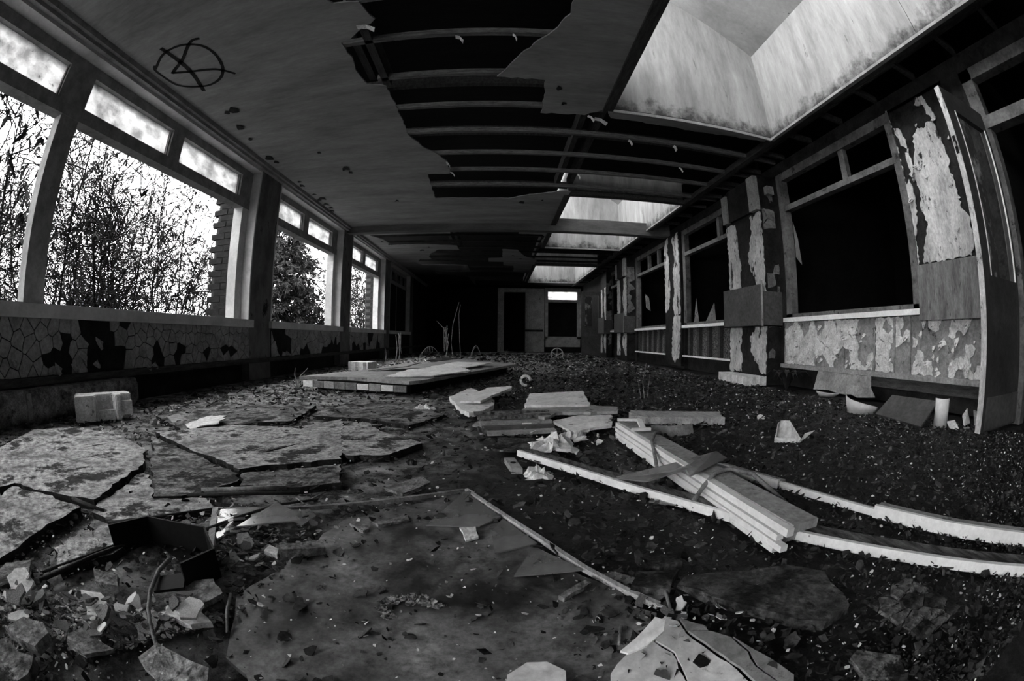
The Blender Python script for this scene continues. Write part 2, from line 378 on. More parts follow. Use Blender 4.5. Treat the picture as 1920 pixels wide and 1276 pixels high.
near = [(-A, YF), (-A, 7.58), (XL - .02, 7.58), (XL - .02, 5.78)] + rag_open(HOLE_L[::-1], .05, .010) + [(-1.0, 1.2), (.3, 1.2)] + rag_open(HOLE_R, .05, .010) + [(XL - .09, 3.40), (XL - .09, YF)]
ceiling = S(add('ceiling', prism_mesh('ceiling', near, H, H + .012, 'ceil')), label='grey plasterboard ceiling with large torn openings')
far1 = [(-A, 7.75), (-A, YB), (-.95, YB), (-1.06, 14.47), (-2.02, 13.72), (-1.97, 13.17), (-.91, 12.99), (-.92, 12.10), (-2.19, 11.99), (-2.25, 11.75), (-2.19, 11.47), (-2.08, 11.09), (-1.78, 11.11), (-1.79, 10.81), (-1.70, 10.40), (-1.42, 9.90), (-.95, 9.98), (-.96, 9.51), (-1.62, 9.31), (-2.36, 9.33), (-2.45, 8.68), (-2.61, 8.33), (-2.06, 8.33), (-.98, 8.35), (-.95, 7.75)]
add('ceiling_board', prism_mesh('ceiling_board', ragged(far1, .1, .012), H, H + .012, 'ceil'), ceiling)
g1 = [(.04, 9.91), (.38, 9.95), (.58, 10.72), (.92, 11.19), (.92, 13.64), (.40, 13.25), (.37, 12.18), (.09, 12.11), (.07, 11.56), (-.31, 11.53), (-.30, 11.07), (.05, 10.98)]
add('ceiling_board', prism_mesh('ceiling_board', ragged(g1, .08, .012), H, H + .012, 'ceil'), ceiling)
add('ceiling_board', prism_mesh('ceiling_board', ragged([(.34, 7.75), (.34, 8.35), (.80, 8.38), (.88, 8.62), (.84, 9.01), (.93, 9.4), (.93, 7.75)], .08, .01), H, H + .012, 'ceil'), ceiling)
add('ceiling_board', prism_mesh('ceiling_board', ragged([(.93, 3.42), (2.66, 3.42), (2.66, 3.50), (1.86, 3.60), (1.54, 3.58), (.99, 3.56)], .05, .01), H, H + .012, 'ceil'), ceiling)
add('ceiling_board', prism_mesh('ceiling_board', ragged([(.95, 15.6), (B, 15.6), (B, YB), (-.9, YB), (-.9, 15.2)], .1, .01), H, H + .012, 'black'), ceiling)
for y, xa, xb in [(1.95, -1.0, .9), (2.41, -1.15, .5), (2.94, -1.0, .4), (3.47, -1, .9), (4.00, -1.0, B), (4.56, -1.0, B), (5.08, -1.0, B), (5.63, -1.0, B), (7.95, -2.6, 1), (8.6, -2.7, 1), (9.15, -2.5, 1.0), (9.75, -1.5, B), (10.3, -1.9, B), (10.9, -2, B), (11.5, -2.2, B), (12.6, -1.2, .95), (13.4, -2, .95)]:
    boxo('batten', 'batten' if y < 7 else 'darkwall', ceiling, xa, xb, y - .02, y + .02, H + .013, H + .058)  # far battens near-black: shade of the void put into their colour
for y in (3.28, 4.28, 6.0):
    boxo('batten', 'joist', ceiling, -1.2, .9 if y < 3.5 else B, y - .025, y + .025, H + .13, H + .22)
for x, ya, yb, z in [(-.94, 1.2, 3.05, 0), (-1.06, 1.2, 3.0, .05), (.76, 3.5, 5.8, .06), (.93, 3.5, 5.8, .06), (-.93, 7.75, 10.1, .06), (-1.06, 7.75, 9.6, .07), (.86, 7.75, 16, .06)]:
    boxo('ceiling_joist', 'joist', ceiling, x - .03, x + .03, ya, yb, H + .013 + z, H + .15 + z)
for k, y in enumerate([-.6 + .55 * i for i in range(30)]):
    boxo('short_batten', 'joist', ceiling, XR + .12, B, y - .022, y + .022, H + .0, H + .05)
boxo('edge_joist', 'joist', ceiling, XR + .04, XR + .12, YF, YB, H - .015, H + .06)
boxo('edge_joist', 'joist', ceiling, XR + .17, XR + .20, YF, YB, H + .02, H + .10)
# small peeled scabs hanging from the boards
for (x, y) in [(-2.51, 2.97), (-2.41, 2.96), (-2.65, 4.15), (-2.62, 4.30), (-2.64, 5.03), (-2.68, 5.19), (-2.66, 5.6), (-2.62, 5.8), (-2.70, 5.89), (-2.68, 6.1), (-2.66, 6.3), (-2.72, 6.48), (-2.02, 4.21), (-1.87, 4.76), (-1.86, 4.9), (-1.54, 6.15), (-2.55, 3.3), (-2.6, 3.6), (.45, 3.1), (.52, 3.35), (.3, 6.3), (.6, 6.2), (-2.5, 8.9), (-2.4, 9.2), (-1.6, 9.6), (-1.8, 9.9), (.3, 10.6), (.5, 11)]:
    s = U(.025, .06); P = [(math.cos(a) * s * U(.5, 1.3), math.sin(a) * s * U(.6, 1.6)) for a in [k * math.pi / 3.5 for k in range(7)]]
    add('paint_scab', prism_mesh('paint_scab', P, 0, .002, 'darkchip', hfun=lambda a, b: -abs(a) * .35), ceiling, (x, y, H - .003))
for (x, y, dx, dy) in [(-.9, 2.2, .14, .05), (-.62, 4.8, .05, .1), (.9, 3.6, .12, .06), (.8, 3.56, .06, .04), (-.3, 2.42, .06, .04), (.07, 2.4, .03, .03), (-.6, 5.1, .06, .05), (1.3, 4.0, .04, .05), (1.8, 4.0, .03, .06), (2.1, 4.56, .05, .03), (.95, 5.1, .03, .05)]:
    mb = MB(); mb.quadsheet([[(-dx / 2, -dy / 2, 0), (0, -dy / 2, -.01), (dx / 2, -dy / 2, -.05)], [(-dx / 2, dy / 2, .0), (0, dy / 2 * .7, -.015), (dx / 2 * .8, dy / 2 * .6, -.06)]])
    mb.build('torn_flap', 'plasterchip', ceiling, loc=(x, y, H - .001))
# graffiti: a circled letter A sprayed on the board
def stroke(pts, wd, nm):
    P = []
    pts = [Vector(p) for p in pts]
    # Catmull-Rom
    Q = [pts[0]] + pts + [pts[-1]]; C = []
    for i in range(1, len(Q) - 2):
        for k in range(8):
            t = k / 8; a, b, c, d = Q[i - 1], Q[i], Q[i + 1], Q[i + 2]
            C.append(.5 * ((2 * b) + (c - a) * t + (2 * a - 5 * b + 4 * c - d) * t * t + (3 * b - a - 3 * c + d) * t ** 3))
    C.append(pts[-1]); n = len(C); rows = [[], []]
    for i, c in enumerate(C):
        d = (C[min(i + 1, n - 1)] - C[max(i - 1, 0)]).normalized(); nn = Vector((-d.y, d.x)); w_ = wd * (1 - .35 * abs(i / n - .5)) * U(.92, 1.08)
        rows[0].append((c.x + nn.x * w_ / 2, c.y + nn.y * w_ / 2, H - .0025)); rows[1].append((c.x - nn.x * w_ / 2, c.y - nn.y * w_ / 2, H - .0025))
    return rows
circ = [(-2.67, 1.98), (-2.50, 1.86), (-2.35, 1.83), (-2.22, 1.86), (-2.12, 1.95), (-2.09, 2.10), (-2.13, 2.28), (-2.23, 2.41), (-2.38, 2.46), (-2.53, 2.41), (-2.65, 2.30), (-2.68, 2.13), (-2.68, 1.98), (-2.64, 1.93)]
mb = MB()
for pts, wd in [(circ, .030), ([(-2.44, 1.77), (-2.42, 1.92), (-2.41, 2.13), (-2.43, 2.29), (-2.49, 2.52)], .046), ([(-2.09, 1.85), (-2.16, 1.84), (-2.25, 1.90), (-2.38, 2.01), (-2.56, 2.11), (-2.55, 2.125), (-2.42, 2.19), (-2.20, 2.28), (-2.08, 2.42)], .034)]:
    mb.quadsheet(stroke(pts, wd, ''))
tag(mb.build('graffiti', 'spray', ceiling), 'black sprayed letter A inside a circle')

# roof above, with three lantern openings and one added behind the camera
roof = S(MB().box(-A - .75, XL - .08, YF - .3, YB + .3, H + .34, H + .50).build('roof', 'deck'), label='dark roof deck above the torn ceiling')
boxo('roof_strip', 'deck', roof, XR + .08, B + 3.2, YF - .3, YB + .3, H + .34, H + .50)
ys = [YF - .3] + [v for s in sorted(SKY) for v in (s[0] - .06, s[1] + .06)] + [YB + .3]
for k in range(0, len(ys), 2):
    boxo('roof_strip', 'deck', roof, XL - .08, XR + .08, ys[k], ys[k + 1], H + .34, H + .50)
# roof lanterns: high glazing on the left, top sloping down to the right
for i, (ya, yb) in enumerate(SKY):
    zr, zl = 3.58, 4.72
    nm = 'window_%d' % (11 + i)
    L = S(empty(nm, (0, 0, 0)), label='%s roof lantern shaft with stained painted sides' % ['nearest', 'middle', 'farthest', 'added unseen hindmost'][i])
    def ring(name, mt, pts, th):
        mb = MB(); n = len(pts); mb.v = [tuple(p) for p in pts] + [tuple(Vector(p) + Vector(th)) for p in pts]
        mb.f = [tuple(range(n))[::-1], tuple(range(n, 2 * n))] + [(j, (j + 1) % n, n + (j + 1) % n, n + j) for j in range(n)]
        return mb.build(name, mt, L)
    # right side in panels with a fine joint
    cuts = [ya, (ya + yb) / 2 - .45, yb] if i == 0 else [ya, (ya + yb) / 2, yb]
    for a, b in zip(cuts[:-1], cuts[1:]):
        ring('shaft_side_panel', 'shaft', [(XR, a + .003, H), (XR, b - .003, H), (XR, b - .003, zr), (XR, a + .003, zr)], (.03, 0, 0))
    ring('shaft_end_panel', 'shaft', [(XL - .03, yb, H), (XR + .03, yb, H), (XR + .03, yb, zr), (XL - .03, yb, zl)], (0, .03, 0))
    ring('shaft_end_panel', 'shaft', [(XL - .03, ya, H), (XR + .03, ya, H), (XR + .03, ya, zr), (XL - .03, ya, zl)], (0, -.03, 0))
    ring('shaft_top', 'shafttop', [(XL, ya - .03, zl), (XR + .03, ya - .03, zr - .01), (XR + .03, yb + .03, zr - .01), (XL, yb + .03, zl)], (.02, 0, .03))
    ring('shaft_curb', 'shaft', [(XL, ya, H), (XL, yb, H), (XL, yb, H + .62), (XL, ya, H + .62)], (-.03, 0, 0))
    for k in range(5):
        y = ya + (yb - ya) * k / 4
        boxo('glazing_bar', 'frame', L, XL - .04, XL + .0, y - .025, y + .025, H + .62, zl)
    for k in range(4):
        boxo('pane', 'panehi', L, XL - .022, XL - .018, ya + (yb - ya) * k / 4 + .026, ya + (yb - ya) * (k + 1) / 4 - .026, H + .62, zl - .02)
    boxo('edge_bead', 'frame', L, XR - .012, XR + .03, ya, yb, H - .035, H - .01)
    boxo('edge_bead', 'frame', L, XL, XR, yb - .0, yb + .03, H - .035, H - .006)
    boxo('edge_fascia', 'joist', L, XL - .09, XL, ya - .02, yb + .02, H - .02, H + .05)
    boxo('edge_fascia', 'joist', L, XL, XR, ya - .11, ya, H - .02, H + .05)
# cross beam
S(MB().box(-A, B, 7.58, 7.75, 2.405, H + .12).build('trim_1', 'beam'), label='painted beam crossing the ceiling between the bays')

# ================================================================== LEFT WALL
wl_ = MB()
wl_.box(-A - .28, -A - .003, YF, YB, .24, .61)
wl_.box(-A - .2, -A - .11, YF, YB, -.15, .24)
wl_.box(-A - .2, -A, YF, -5.2, .6, H)
wall_left = S(wl_.build('wall_left', 'lowwall'), label='low left wall below the windows with cracked paint')
J = [(4.35, 4.87), (7.43, 7.94), (10.50, 11.02), (13.6, 14.1)]
for a, b in J:
    boxo('pillar', 'pillar', wall_left, -A - .28, -A, a, b, 0, H)
boxo('trim_strip', 'joist', wall_left, -A - .003, -A + .035, YF, YB, .195, .245)
cor = MB().box(-A, -A + .05, YF, YB, H - .075, H - .045); cor.box(-A, -A + .085, YF, YB, H - .045, H - .0)
S(cor.build('trim_2', 'frame'), label='moulded cornice along the left ceiling edge')
# cracked paint plates on the near bays
def blob(y, z, L):
    return any(((y - a) / ra) ** 2 + ((z - c) / rc) ** 2 < 1 for a, c, ra, rc in L)
GAPS = [(2.02, .53, .17, .12), (2.12, .38, .22, .10), (1.55, .36, .2, .07), (1.72, .44, .06, .05), (2.75, .36, .09, .07), (3.1, .36, .1, .06), (3.5, .33, .08, .05), (3.95, .34, .12, .06), (2.45, .60, .25, .025), (.8, .3, .1, .06)]
k = 0
for (p, poly) in voronoi(190, -.4, 4.34, .248, .603, .0035, 5):
    if blob(p[0], p[1], GAPS): continue
    q = ragged(poly, .04, .004)
    out = .003 + U(0, .004)
    wallpoly('paint_plate', 'paintL', q, -A - .003, -A + out, wall_left)
for (p, poly) in voronoi(60, 4.9, 7.42, .248, .60, .004, 6):
    if blob(p[0], p[1], [(5.2, .45, .25, .16), (5.9, .3, .2, .06), (6.8, .3, .25, .06), (7.2, .33, .2, .1)]): continue
    wallpoly('paint_plate', 'paintL', ragged(poly, .05, .006), -A - .003, -A + U(.002, .006), wall_left)
for (p, poly) in voronoi(34, 7.96, 10.48, .248, .60, .004, 8):
    if blob(p[0], p[1], [(8.3, .3, .2, .08), (8.9, .33, .2, .08), (9.3, .5, .15, .08), (9.8, .32, .3, .09)]): continue
    wallpoly('paint_plate', 'paintL', ragged(poly, .06, .008), -A - .003, -A + U(.002, .006), wall_left)
# curled bits of paint
for (y, z, s) in [(2.62, .25, .06), (2.7, .25, .05), (1.62, .27, .07), (1.78, .28, .06), (2.0, .29, .05), (2.3, .45, .07), (3.6, .30, .06), (3.75, .30, .07), (2.05, .43, .08), (1.2, .33, .05), (1.85, .36, .07)]:
    mb = MB(); rows = []
    for i in range(4):
        t = i / 3; rows.append([(t * t * s * .9, -s * (.6 - .3 * t), -t * s * .9), (t * t * s * .8, s * .1, -t * s), (t * t * s * .6, s * (.6 - .2 * t), -t * s * .7)])
    mb.quadsheet(rows).build('paint_curl', 'paintL', wall_left, loc=(-A + .004, y, z + s * .5), rot=(U(-.6, .6), 0, 0))
# windows of the left wall
def left_window(n, ya, yb, mains, tops, dirty=True, label='', back=False):
    W = S(empty('window_%d' % n, (-A, (ya + yb) / 2, .65)), label=label)
    ox, oy, oz = -A, (ya + yb) / 2, .65
    def bx(nm, mt, x0, x1, y0, y1, z0, z1): return MB().box(x0 - ox, x1 - ox, y0 - oy, y1 - oy, z0 - oz, z1 - oz).build(nm, mt, W)
    x0, x1 = -A - .25, -A - .125
    bx('head', 'frame', x0, x1, ya, yb, 2.335, 2.42); bx('transom', 'frame', x0, x1 + .01, ya, yb, 1.965, 2.07)
    bx('bottom_rail', 'frame', x0, x1, ya, yb, .655, .70)
    bx('sill', 'lining', -A - .26, -A + .045, ya - .04, yb + .04, .60, .655 + .03)
    bx('soffit_lining', 'lining', -A - .26, -A, ya, yb, 2.425, 2.475)
    bx('jamb_lining', 'lining', -A - .26, -A + .004, yb - .025, yb, .68, 2.43); bx('jamb_lining', 'lining', -A - .26, -A + .004, ya, ya + .025, .68, 2.43)
    edges = sorted(mains)
    for a, b in edges: bx('mullion', 'frame' if a < yb - .3 else 'lining', x0, x1 + .004, a, b, .69, 1.97)  # far-end stile painted paler: sky light on it is put into the colour
    for a, b in tops: bx('mullion', 'frame', x0, x1 + .004, a, b, 2.06, 2.34)
    bars = sorted(tops)
    for (a0, a1), (b0, b1) in zip(bars[:-1], bars[1:]):
        pn = bx('pane', 'pane' if dirty else 'paneold', -A - .185, -A - .181, a1 - .004, b0 + .004, 2.066, 2.339)
        for (p0, p1, q0, q1) in ((a1, a1 + .012, 2.07, 2.335), (b0 - .012, b0, 2.07, 2.335)):
            MB().box(-.19, -.15, p0 - oy, p1 - oy, q0 - oz, q1 - oz).build('glazing_bead', 'frame', pn)
    if back:
        bars = sorted(mains)
        for (a0, a1), (b0, b1) in zip(bars[:-1], bars[1:]):
            bx('boarded_panel', 'black', -A - .15, -A - .12, a1 - .01, b0 + .01, .69, 1.98)
    return W
left_window(1, -5.2, 4.35, [(-5.2, -5.1), (-2.6, -2.4), (-.6, -.42), (1.33, 1.53), (4.19, 4.33)], [(-5.2, -5.1), (-2.6, -2.4), (-.6, -.42), (1.23, 1.55), (2.72, 2.90), (4.08, 4.33)], True, 'wide near left window with three dirty top panes and open lower lights')  # lights behind the camera are added, unseen, to brighten the foreground
left_window(2, 4.87, 7.43, [(4.87, 4.95), (7.28, 7.41)], [(4.87, 4.95), (5.93, 6.12), (7.15, 7.41)], True, 'second left window with two dirty top panes')
left_window(3, 7.94, 10.50, [(7.94, 8.02), (9.89, 10.48)][:1] + [(10.33, 10.48)], [(7.94, 8.02), (9.02, 9.2), (10.22, 10.48)], True, 'third left window before the dark far bays')
left_window(4, 11.02, 13.6, [(11.02, 11.1), (12.2, 12.3), (13.5, 13.6)], [(11.02, 11.1), (11.6, 11.7), (12.2, 12.3), (12.9, 13.), (13.5, 13.6)], False, 'dark boarded window in the far left wall', True)
wb = MB(); wb.box(-A - .25, -A - .2, 11.0, YB, .6, H)
wb.build('board_backing', 'black', wall_left)
boxo('pillar', 'black', wall_left, -A - .2, -A, 14.1, YB, .6, H)  # coloured black in place of the unlit far end

# ================================================================== RIGHT WALL
wr = MB()
wr.box(B, B + .15, YF, 16.6, 2.37, H)             # above the heads
wr.box(B, B + .15, 1.3, 2.05, 0, 2.4)
wr.box(B + .06, B + .15, 1.3, 12.6, 0, .24)
wr.box(B + .005, B + .15, 1.3, 4.12, .24, .70)
wr.box(B + .10, B + .15, 4.12, 12.6, .24, .72)
wr.box(B, B + .15, 4.02, 5.2, 0, 2.4); wr.box(B, B + .15, 7.0, 7.8, 0, 2.4); wr.box(B, B + .15, 9.75, 10.9, 0, 2.4); wr.box(B, B + .15, 12.3, 16.6, 0, 2.4)
wr.box(B, B + .15, YF, .2, 0, 2.4)
wall_right = S(wr.build('wall_right', 'darkwall'), label='peeling right wall with broken inner windows')
# dark rooms behind the right wall
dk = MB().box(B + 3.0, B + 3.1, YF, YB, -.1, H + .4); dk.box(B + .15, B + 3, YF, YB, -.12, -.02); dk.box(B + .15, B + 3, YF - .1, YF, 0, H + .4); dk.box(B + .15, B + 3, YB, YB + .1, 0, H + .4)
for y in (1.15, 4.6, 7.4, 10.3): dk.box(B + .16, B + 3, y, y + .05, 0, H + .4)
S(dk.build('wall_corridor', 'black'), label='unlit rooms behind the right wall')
def right_window(n, ya, yb, mull, label, shards=()):
    W = S(empty('window_%d' % n, (B, (ya + yb) / 2, .70)), label=label)
    ox, oy, oz = B, (ya + yb) / 2, .70
    def bx(nm, mt, x0, x1, y0, y1, z0, z1, rot=None): return MB().box(x0 - ox, x1 - ox, y0 - oy, y1 - oy, z0 - oz, z1 - oz).build(nm, mt, W)
    bx('head', 'oldframe', B - .02, B + .07, ya, yb, 2.29, 2.38)
    bx('transom', 'oldframe', B - .025, B + .07, ya + .05, yb - .05, 1.925, 1.985)
    bx('post', 'oldframe', B - .02, B + .07, yb - .11, yb, .74, 2.30)
    bx('post', 'oldframe', B - .02, B + .07, ya, ya + .08, .74, 2.30)
    for y in mull: bx('mullion', 'oldframe', B, B + .06, y - .04, y + .04, 1.98, 2.30)
    bx('sill', 'white', B - .06, B + .08, ya - .02, yb + .02, .70, .745)
    bx('sill_top', 'oldframe', B - .02, B + .09, ya, yb, .745, .785)
    for (y, z, pts) in shards:
        P = [(y + a - oy, z + b - oz) for a, b in pts]
        wallpoly('glass_shard', 'shard', P, B + .03 - ox, B + .034 - ox, W)
    return W
right_window(5, 2.05, 4.02, [2.83], 'large inner window without glass in the near right wall', [(3.55, 1.3, [(.2, 0), (.3, .1), (.3, .5), (.24, .3)])])
right_window(6, 5.2, 7.0, [5.65], 'second inner window in the right wall beyond the boxed pilaster', [(5.9, .78, [(0, 0), (.35, 0), (.05, .28)]), (6.5, .78, [(0, 0), (.2, 0), (.1, .4)])])
right_window(7, 7.8, 9.75, [8.3, 8.9], 'third inner window in the right wall', [(8.9, 1.1, [(0, 0), (.3, .1), (.35, .4), (.1, .3)])])
right_window(8, 10.9, 12.3, [11.6], 'farthest inner window in the right wall')
# panels under the near right window: vertical boards with peeling paint
seams = [1.38, 2.17, 2.36, 2.61, 3.04, 3.48, 4.08]
for a, b in zip(seams[:-1], seams[1:]):
    boxo('panel', 'panelR', wall_right, B - .012, B + .005, a + .004, b - .004, .24, .695)
def flakes(n, y0, y1, z0, z1, seed, gaps, mt, thick=.006, amp=.012, step=.025, drop=.0, x=B - .012):
    rr = random.Random(seed)
    for (p, poly) in voronoi(n, y0, y1, z0, z1, .001, seed):
        if blob(p[0], p[1], gaps) or rr.random() < drop: continue
        wallpoly('paint_flake', mt, ragged(poly, step, amp), x, x - thick - rr.random() * .005, wall_right)
flakes(34, 2.64, 4.05, .25, .69, 11, [(3.6, .68, .3, .06), (2.72, .5, .1, .15)], 'paintR', drop=.1)
flakes(12, 2.38, 2.60, .25, .69, 12, [(2.45, .62, .05, .1)], 'paintR', drop=.12)
flakes(12, 2.18, 2.35, .25, .69, 13, [(2.25, .4, .12, .12)], 'paintR', drop=.15)
flakes(40, 1.40, 2.15, .25, .66, 14, [(1.85, .42, .2, .12), (2.05, .6, .1, .1)], 'paintR', drop=.42)
def curls(n, y0, y1, z0, z1, seed, x=B - .02, mt='paintR', s0=.02, s1=.05):
    rr = random.Random(seed)
    for i in range(n):
        s = rr.uniform(s0, s1); mb = MB(); rows = []
        for k in range(4):
            t = k / 3; rows.append([(-t * t * s * .8, -s * (.5 - .3 * t), -t * s), (-t * t * s * .7, 0, -t * s * 1.15), (-t * t * s * .5, s * (.5 - .2 * t), -t * s * .9)])
        mb.quadsheet(rows).build('paint_curl', mt, wall_right, loc=(x, rr.uniform(y0, y1), rr.uniform(z0, z1)), rot=(rr.uniform(-1, 1), 0, 0))
curls(26, 1.42, 4.0, .28, .36, 21); curls(14, 1.42, 4.0, .5, .66, 22, s0=.025, s1=.06); curls(10, 1.42, 2.1, .28, .6, 23, s0=.02, s1=.06)
boxo('trim_strip', 'greyboard', wall_right, B - .05, B + .02, 1.30, 4.1, .205, .245)
boxo('trim_strip', 'white', wall_right, B - .05, B + .02, 5.3, 7.0, .215, .24)
boxo('trim_strip', 'white', wall_right, B - .05, B + .02, 7.85, 9.75, .215, .24)
boxo('skirting_board', 'joist', wall_right, B - .02, B + .06, 1.30, 2.7, .12, .205)
# exposed studs and fibre board in the next bays
for y0, y1, n in ((5.2, 7.0, 5), (7.8, 9.75, 6)):
    boxo('fibre_panel', 'studfill', wall_right, B + .055, B + .1, y0, y1, .24, .70)
    for k in range(n):
        y = y0 + (y1 - y0) * (k + .5) / n
        boxo('stud', 'joist', wall_right, B - .005, B + .06, y - .035, y + .035, .24, .70)
# torn lino hanging below the trim
mb = MB(); mb.quadsheet([[(B - .055 - .02 * math.sin(k * 1.3), 2.62 + k * .1, .205) for k in range(9)], [(B - .07 - .02 * math.sin(k * 1.7), 2.6 + k * .1, .11) for k in range(9)], [(B - .09 + .03 * math.sin(k * 2.1), 2.52 + k * .11, .015 + .03 * R()) for k in range(9)]])
mb.build('torn_lining', 'greyboard', wall_right)
# near pilaster: plaster sheets on a dark ground, sheet metal below
def G(L): return [pg(a, b) for a, b in L]
pil = [(1.70, 1.10), (1.66, 2.03), (1.72, 2.30), (1.62, 2.36), (1.47, 2.34), (1.43, 2.1), (1.44, 1.85), (1.46, 1.7), (1.44, 1.55), (1.50, 1.4), (1.48, 1.2), (1.46, 1.08)]
PLAST = [
    [(1.98, 1.08), (1.95, 1.22), (1.88, 1.36), (1.93, 1.5), (1.90, 1.62), (1.93, 1.78), (1.86, 1.95), (1.83, 2.08), (1.75, 2.13), (1.68, 2.10), (1.62, 2.14), (1.55, 2.10), (1.53, 1.95), (1.50, 1.80), (1.53, 1.74), (1.50, 1.62), (1.49, 1.42), (1.43, 1.36), (1.42, 1.16), (1.46, 1.08)],
    [(1.70, 2.32), (1.66, 2.38), (1.58, 2.36), (1.50, 2.14), (1.56, 2.15), (1.60, 2.2), (1.60, 2.28)],
    [(2.03, 2.22), (1.97, 2.20), (1.92, 2.08), (1.94, 2.0), (2.0, 2.05)],
    [(1.97, 1.98), (1.93, 1.97), (1.91, 1.84), (1.95, 1.72), (1.97, 1.85)],
    [(2.05, 1.72), (2.0, 1.76), (1.97, 1.6), (2.0, 1.4), (2.04, 1.3), (2.03, 1.1), (2.05, 1.08), (2.06, 1.5)],
    [(2.065, 2.40), (2.05, 2.40), (2.05, 1.08), (2.065, 1.08)],
    [(1.40, 1.55), (1.36, 1.58), (1.34, 1.30), (1.33, 1.08), (1.37, 1.08), (1.39, 1.3)],
]
for P in PLAST:
    wallpoly('plaster_sheet', 'plaster', ragged(P, .022, .012), B - .003, B - .014, wall_right)
curls(9, 1.75, 2.0, 1.6, 2.2, 31, B - .012, 'plaster', .03, .07); curls(5, 1.45, 1.6, 1.2, 2.2, 32, B - .012, 'plaster', .02, .05)
boxo('metal_sheet', 'sheetmetal', wall_right, B - .07, B - .05, 1.33, 2.03, .655, 1.065)
boxo('seam', 'boardR', wall_right, B - .05, B, 1.33, 2.03, .66, 1.06)
# boxed pilasters with grey cover boxes
def boxed_pilaster(ya, yb, cover=True, top=True, ztop=2.42, depth=.2, seed=3):
    P = MB().box(B - depth, B, ya, yb, .0, ztop).build('pilaster', 'darkwall', wall_right)
    x = B - depth
    w = yb - ya
    sheets = [[(yb - .02, .12), (yb - .02, 1.95), (yb - .10, 1.96), (yb - .28 * w, 1.95), (yb - .32 * w, 1.7), (yb - .36 * w, 1.45), (yb - .33 * w, 1.2), (yb - .36 * w, .6), (yb - .30 * w, .4), (yb - .36 * w, .3), (yb - .36 * w, .12)],
              [(ya + .02, .5), (ya + .02, 1.97), (ya + .3 * w, 1.95), (ya + .28 * w, 1.75), (ya + .42 * w, 1.5), (ya + .36 * w, 1.3), (ya + .26 * w, 1.2), (ya + .22 * w, 1.12), (ya + .3 * w, .62), (ya + .42 * w, .55), (ya + .40 * w, .36), (ya + .1 * w, .12), (ya + .02, .12)]]
    for s in sheets: 
        me = prism_mesh('plaster_sheet', ragged(s, .03, .018), 0, 1, 'plaster')
        for v in me.vertices:
            a, b, t = v.co; v.co = (x - .003 - .01 * t, a, b)
        add('plaster_sheet', me, P)
    # side facing the camera: flaking patches
    rr = random.Random(seed)
    for (p, poly) in voronoi(26, B - depth + .01, B - .01, .3, 2.2, .002, seed):
        if rr.random() < .6: continue
        me = prism_mesh('plaster_sheet', ragged(poly, .03, .008), 0, 1, 'boardR')
        for v in me.vertices:
            a, b, t = v.co; v.co = (a, ya - .002 - .006 * t, b)
        add('plaster_sheet', me, P)
    if top:
        for nm, mt, a in [('top_panel', 'darkwall', (x - .05, x, ya + .2 * w, yb - .2 * w, 1.99, 2.40)), ('top_strip', 'greyboard', (x - .06, x, ya + .01, ya + .2 * w, 1.99, 2.41)), ('top_strip', 'greyboard', (x - .06, x, yb - .16 * w, yb - .02, 1.99, 2.36))]:
            MB().box(*a).build(nm, mt, P)
    if cover:
        mb = MB(); t = .012; xo = x - .09
        mb.box(xo, xo + t, ya - .03, yb + .03, .655, 1.12); mb.box(xo, B, ya - .03, ya - .03 + t, .655, 1.04); mb.box(xo, B, yb + .03 - t, yb + .03, .655, 1.12); mb.box(xo, B, ya - .03, yb + .03, .655, .665)
        c = mb.build('cover_box', 'cover', P)
        MB().box(xo - .004, xo, ya - .035, ya + .0, .655, 1.16).build('corner_edge', 'greyboard', c)
    return P
boxed_pilaster(4.16, 5.05, seed=3)
boxed_pilaster(9.9, 10.75, seed=4)
boxed_pilaster(12.1, 12.75, top=False, depth=.16, seed=5)
P3 = MB().box(B - .06, B, 7.02, 7.78, .05, 2.40).build('pilaster', 'darkwall', wall_right)
for s in ([(7.75, 1.0), (7.76, 2.2), (7.66, 2.36), (7.55, 2.38), (7.6, 2.1), (7.5, 1.95), (7.56, 1.7), (7.5, 1.4), (7.6, 1.05)], [(7.36, 2.3), (7.12, 2.38), (7.06, 2.38), (7.05, .95), (7.3, .93), (7.4, 1.1), (7.3, 1.4), (7.36, 1.7), (7.25, 1.9), (7.3, 2.1)], [(7.05, .92), (7.35, .9), (7.42, .7), (7.42, .2), (7.3, .1), (7.1, .2), (7.05, .5)]):
    me = prism_mesh('plaster_sheet', ragged(s, .035, .022), 0, 1, 'plaster')
    for v in me.vertices:
        a, b, t = v.co; v.co = (B - .063 - .01 * t, a, b)
    add('plaster_sheet', me, P3)
# stone block at the foot of the boxed pilaster
slab('plinth_block', 'plasterchip', [(2.66, 4.2), (2.93, 4.16), (2.93, 5.0), (2.75, 5.02)], 0, .10, 'low whitewashed plinth block at the foot of the boxed pilaster', 'block', .01)

# ------------------------------------------------------------------ door frame with overlight beside the open door
df = S(empty('window_9', (B, .6, 0)), label='door frame and dark overlight at the near right edge')
for nm, a in [('post', (B - .03, B + .08, .98, 1.10, 0, 2.36)), ('head', (B - .03, B + .08, -.2, 1.1, 2.27, 2.36)), ('transom', (B - .05, B + .08, -.2, 1.0, 1.88, 1.97)), ('lining', (B - .01, B + .08, 1.10, 1.32, 0, 2.4))]:
    MB().box(a[0] - B, a[1] - B, a[2] - .6, a[3] - .6, a[4], a[5]).build(nm, 'oldframe' if nm != 'lining' else 'darkwall', df)
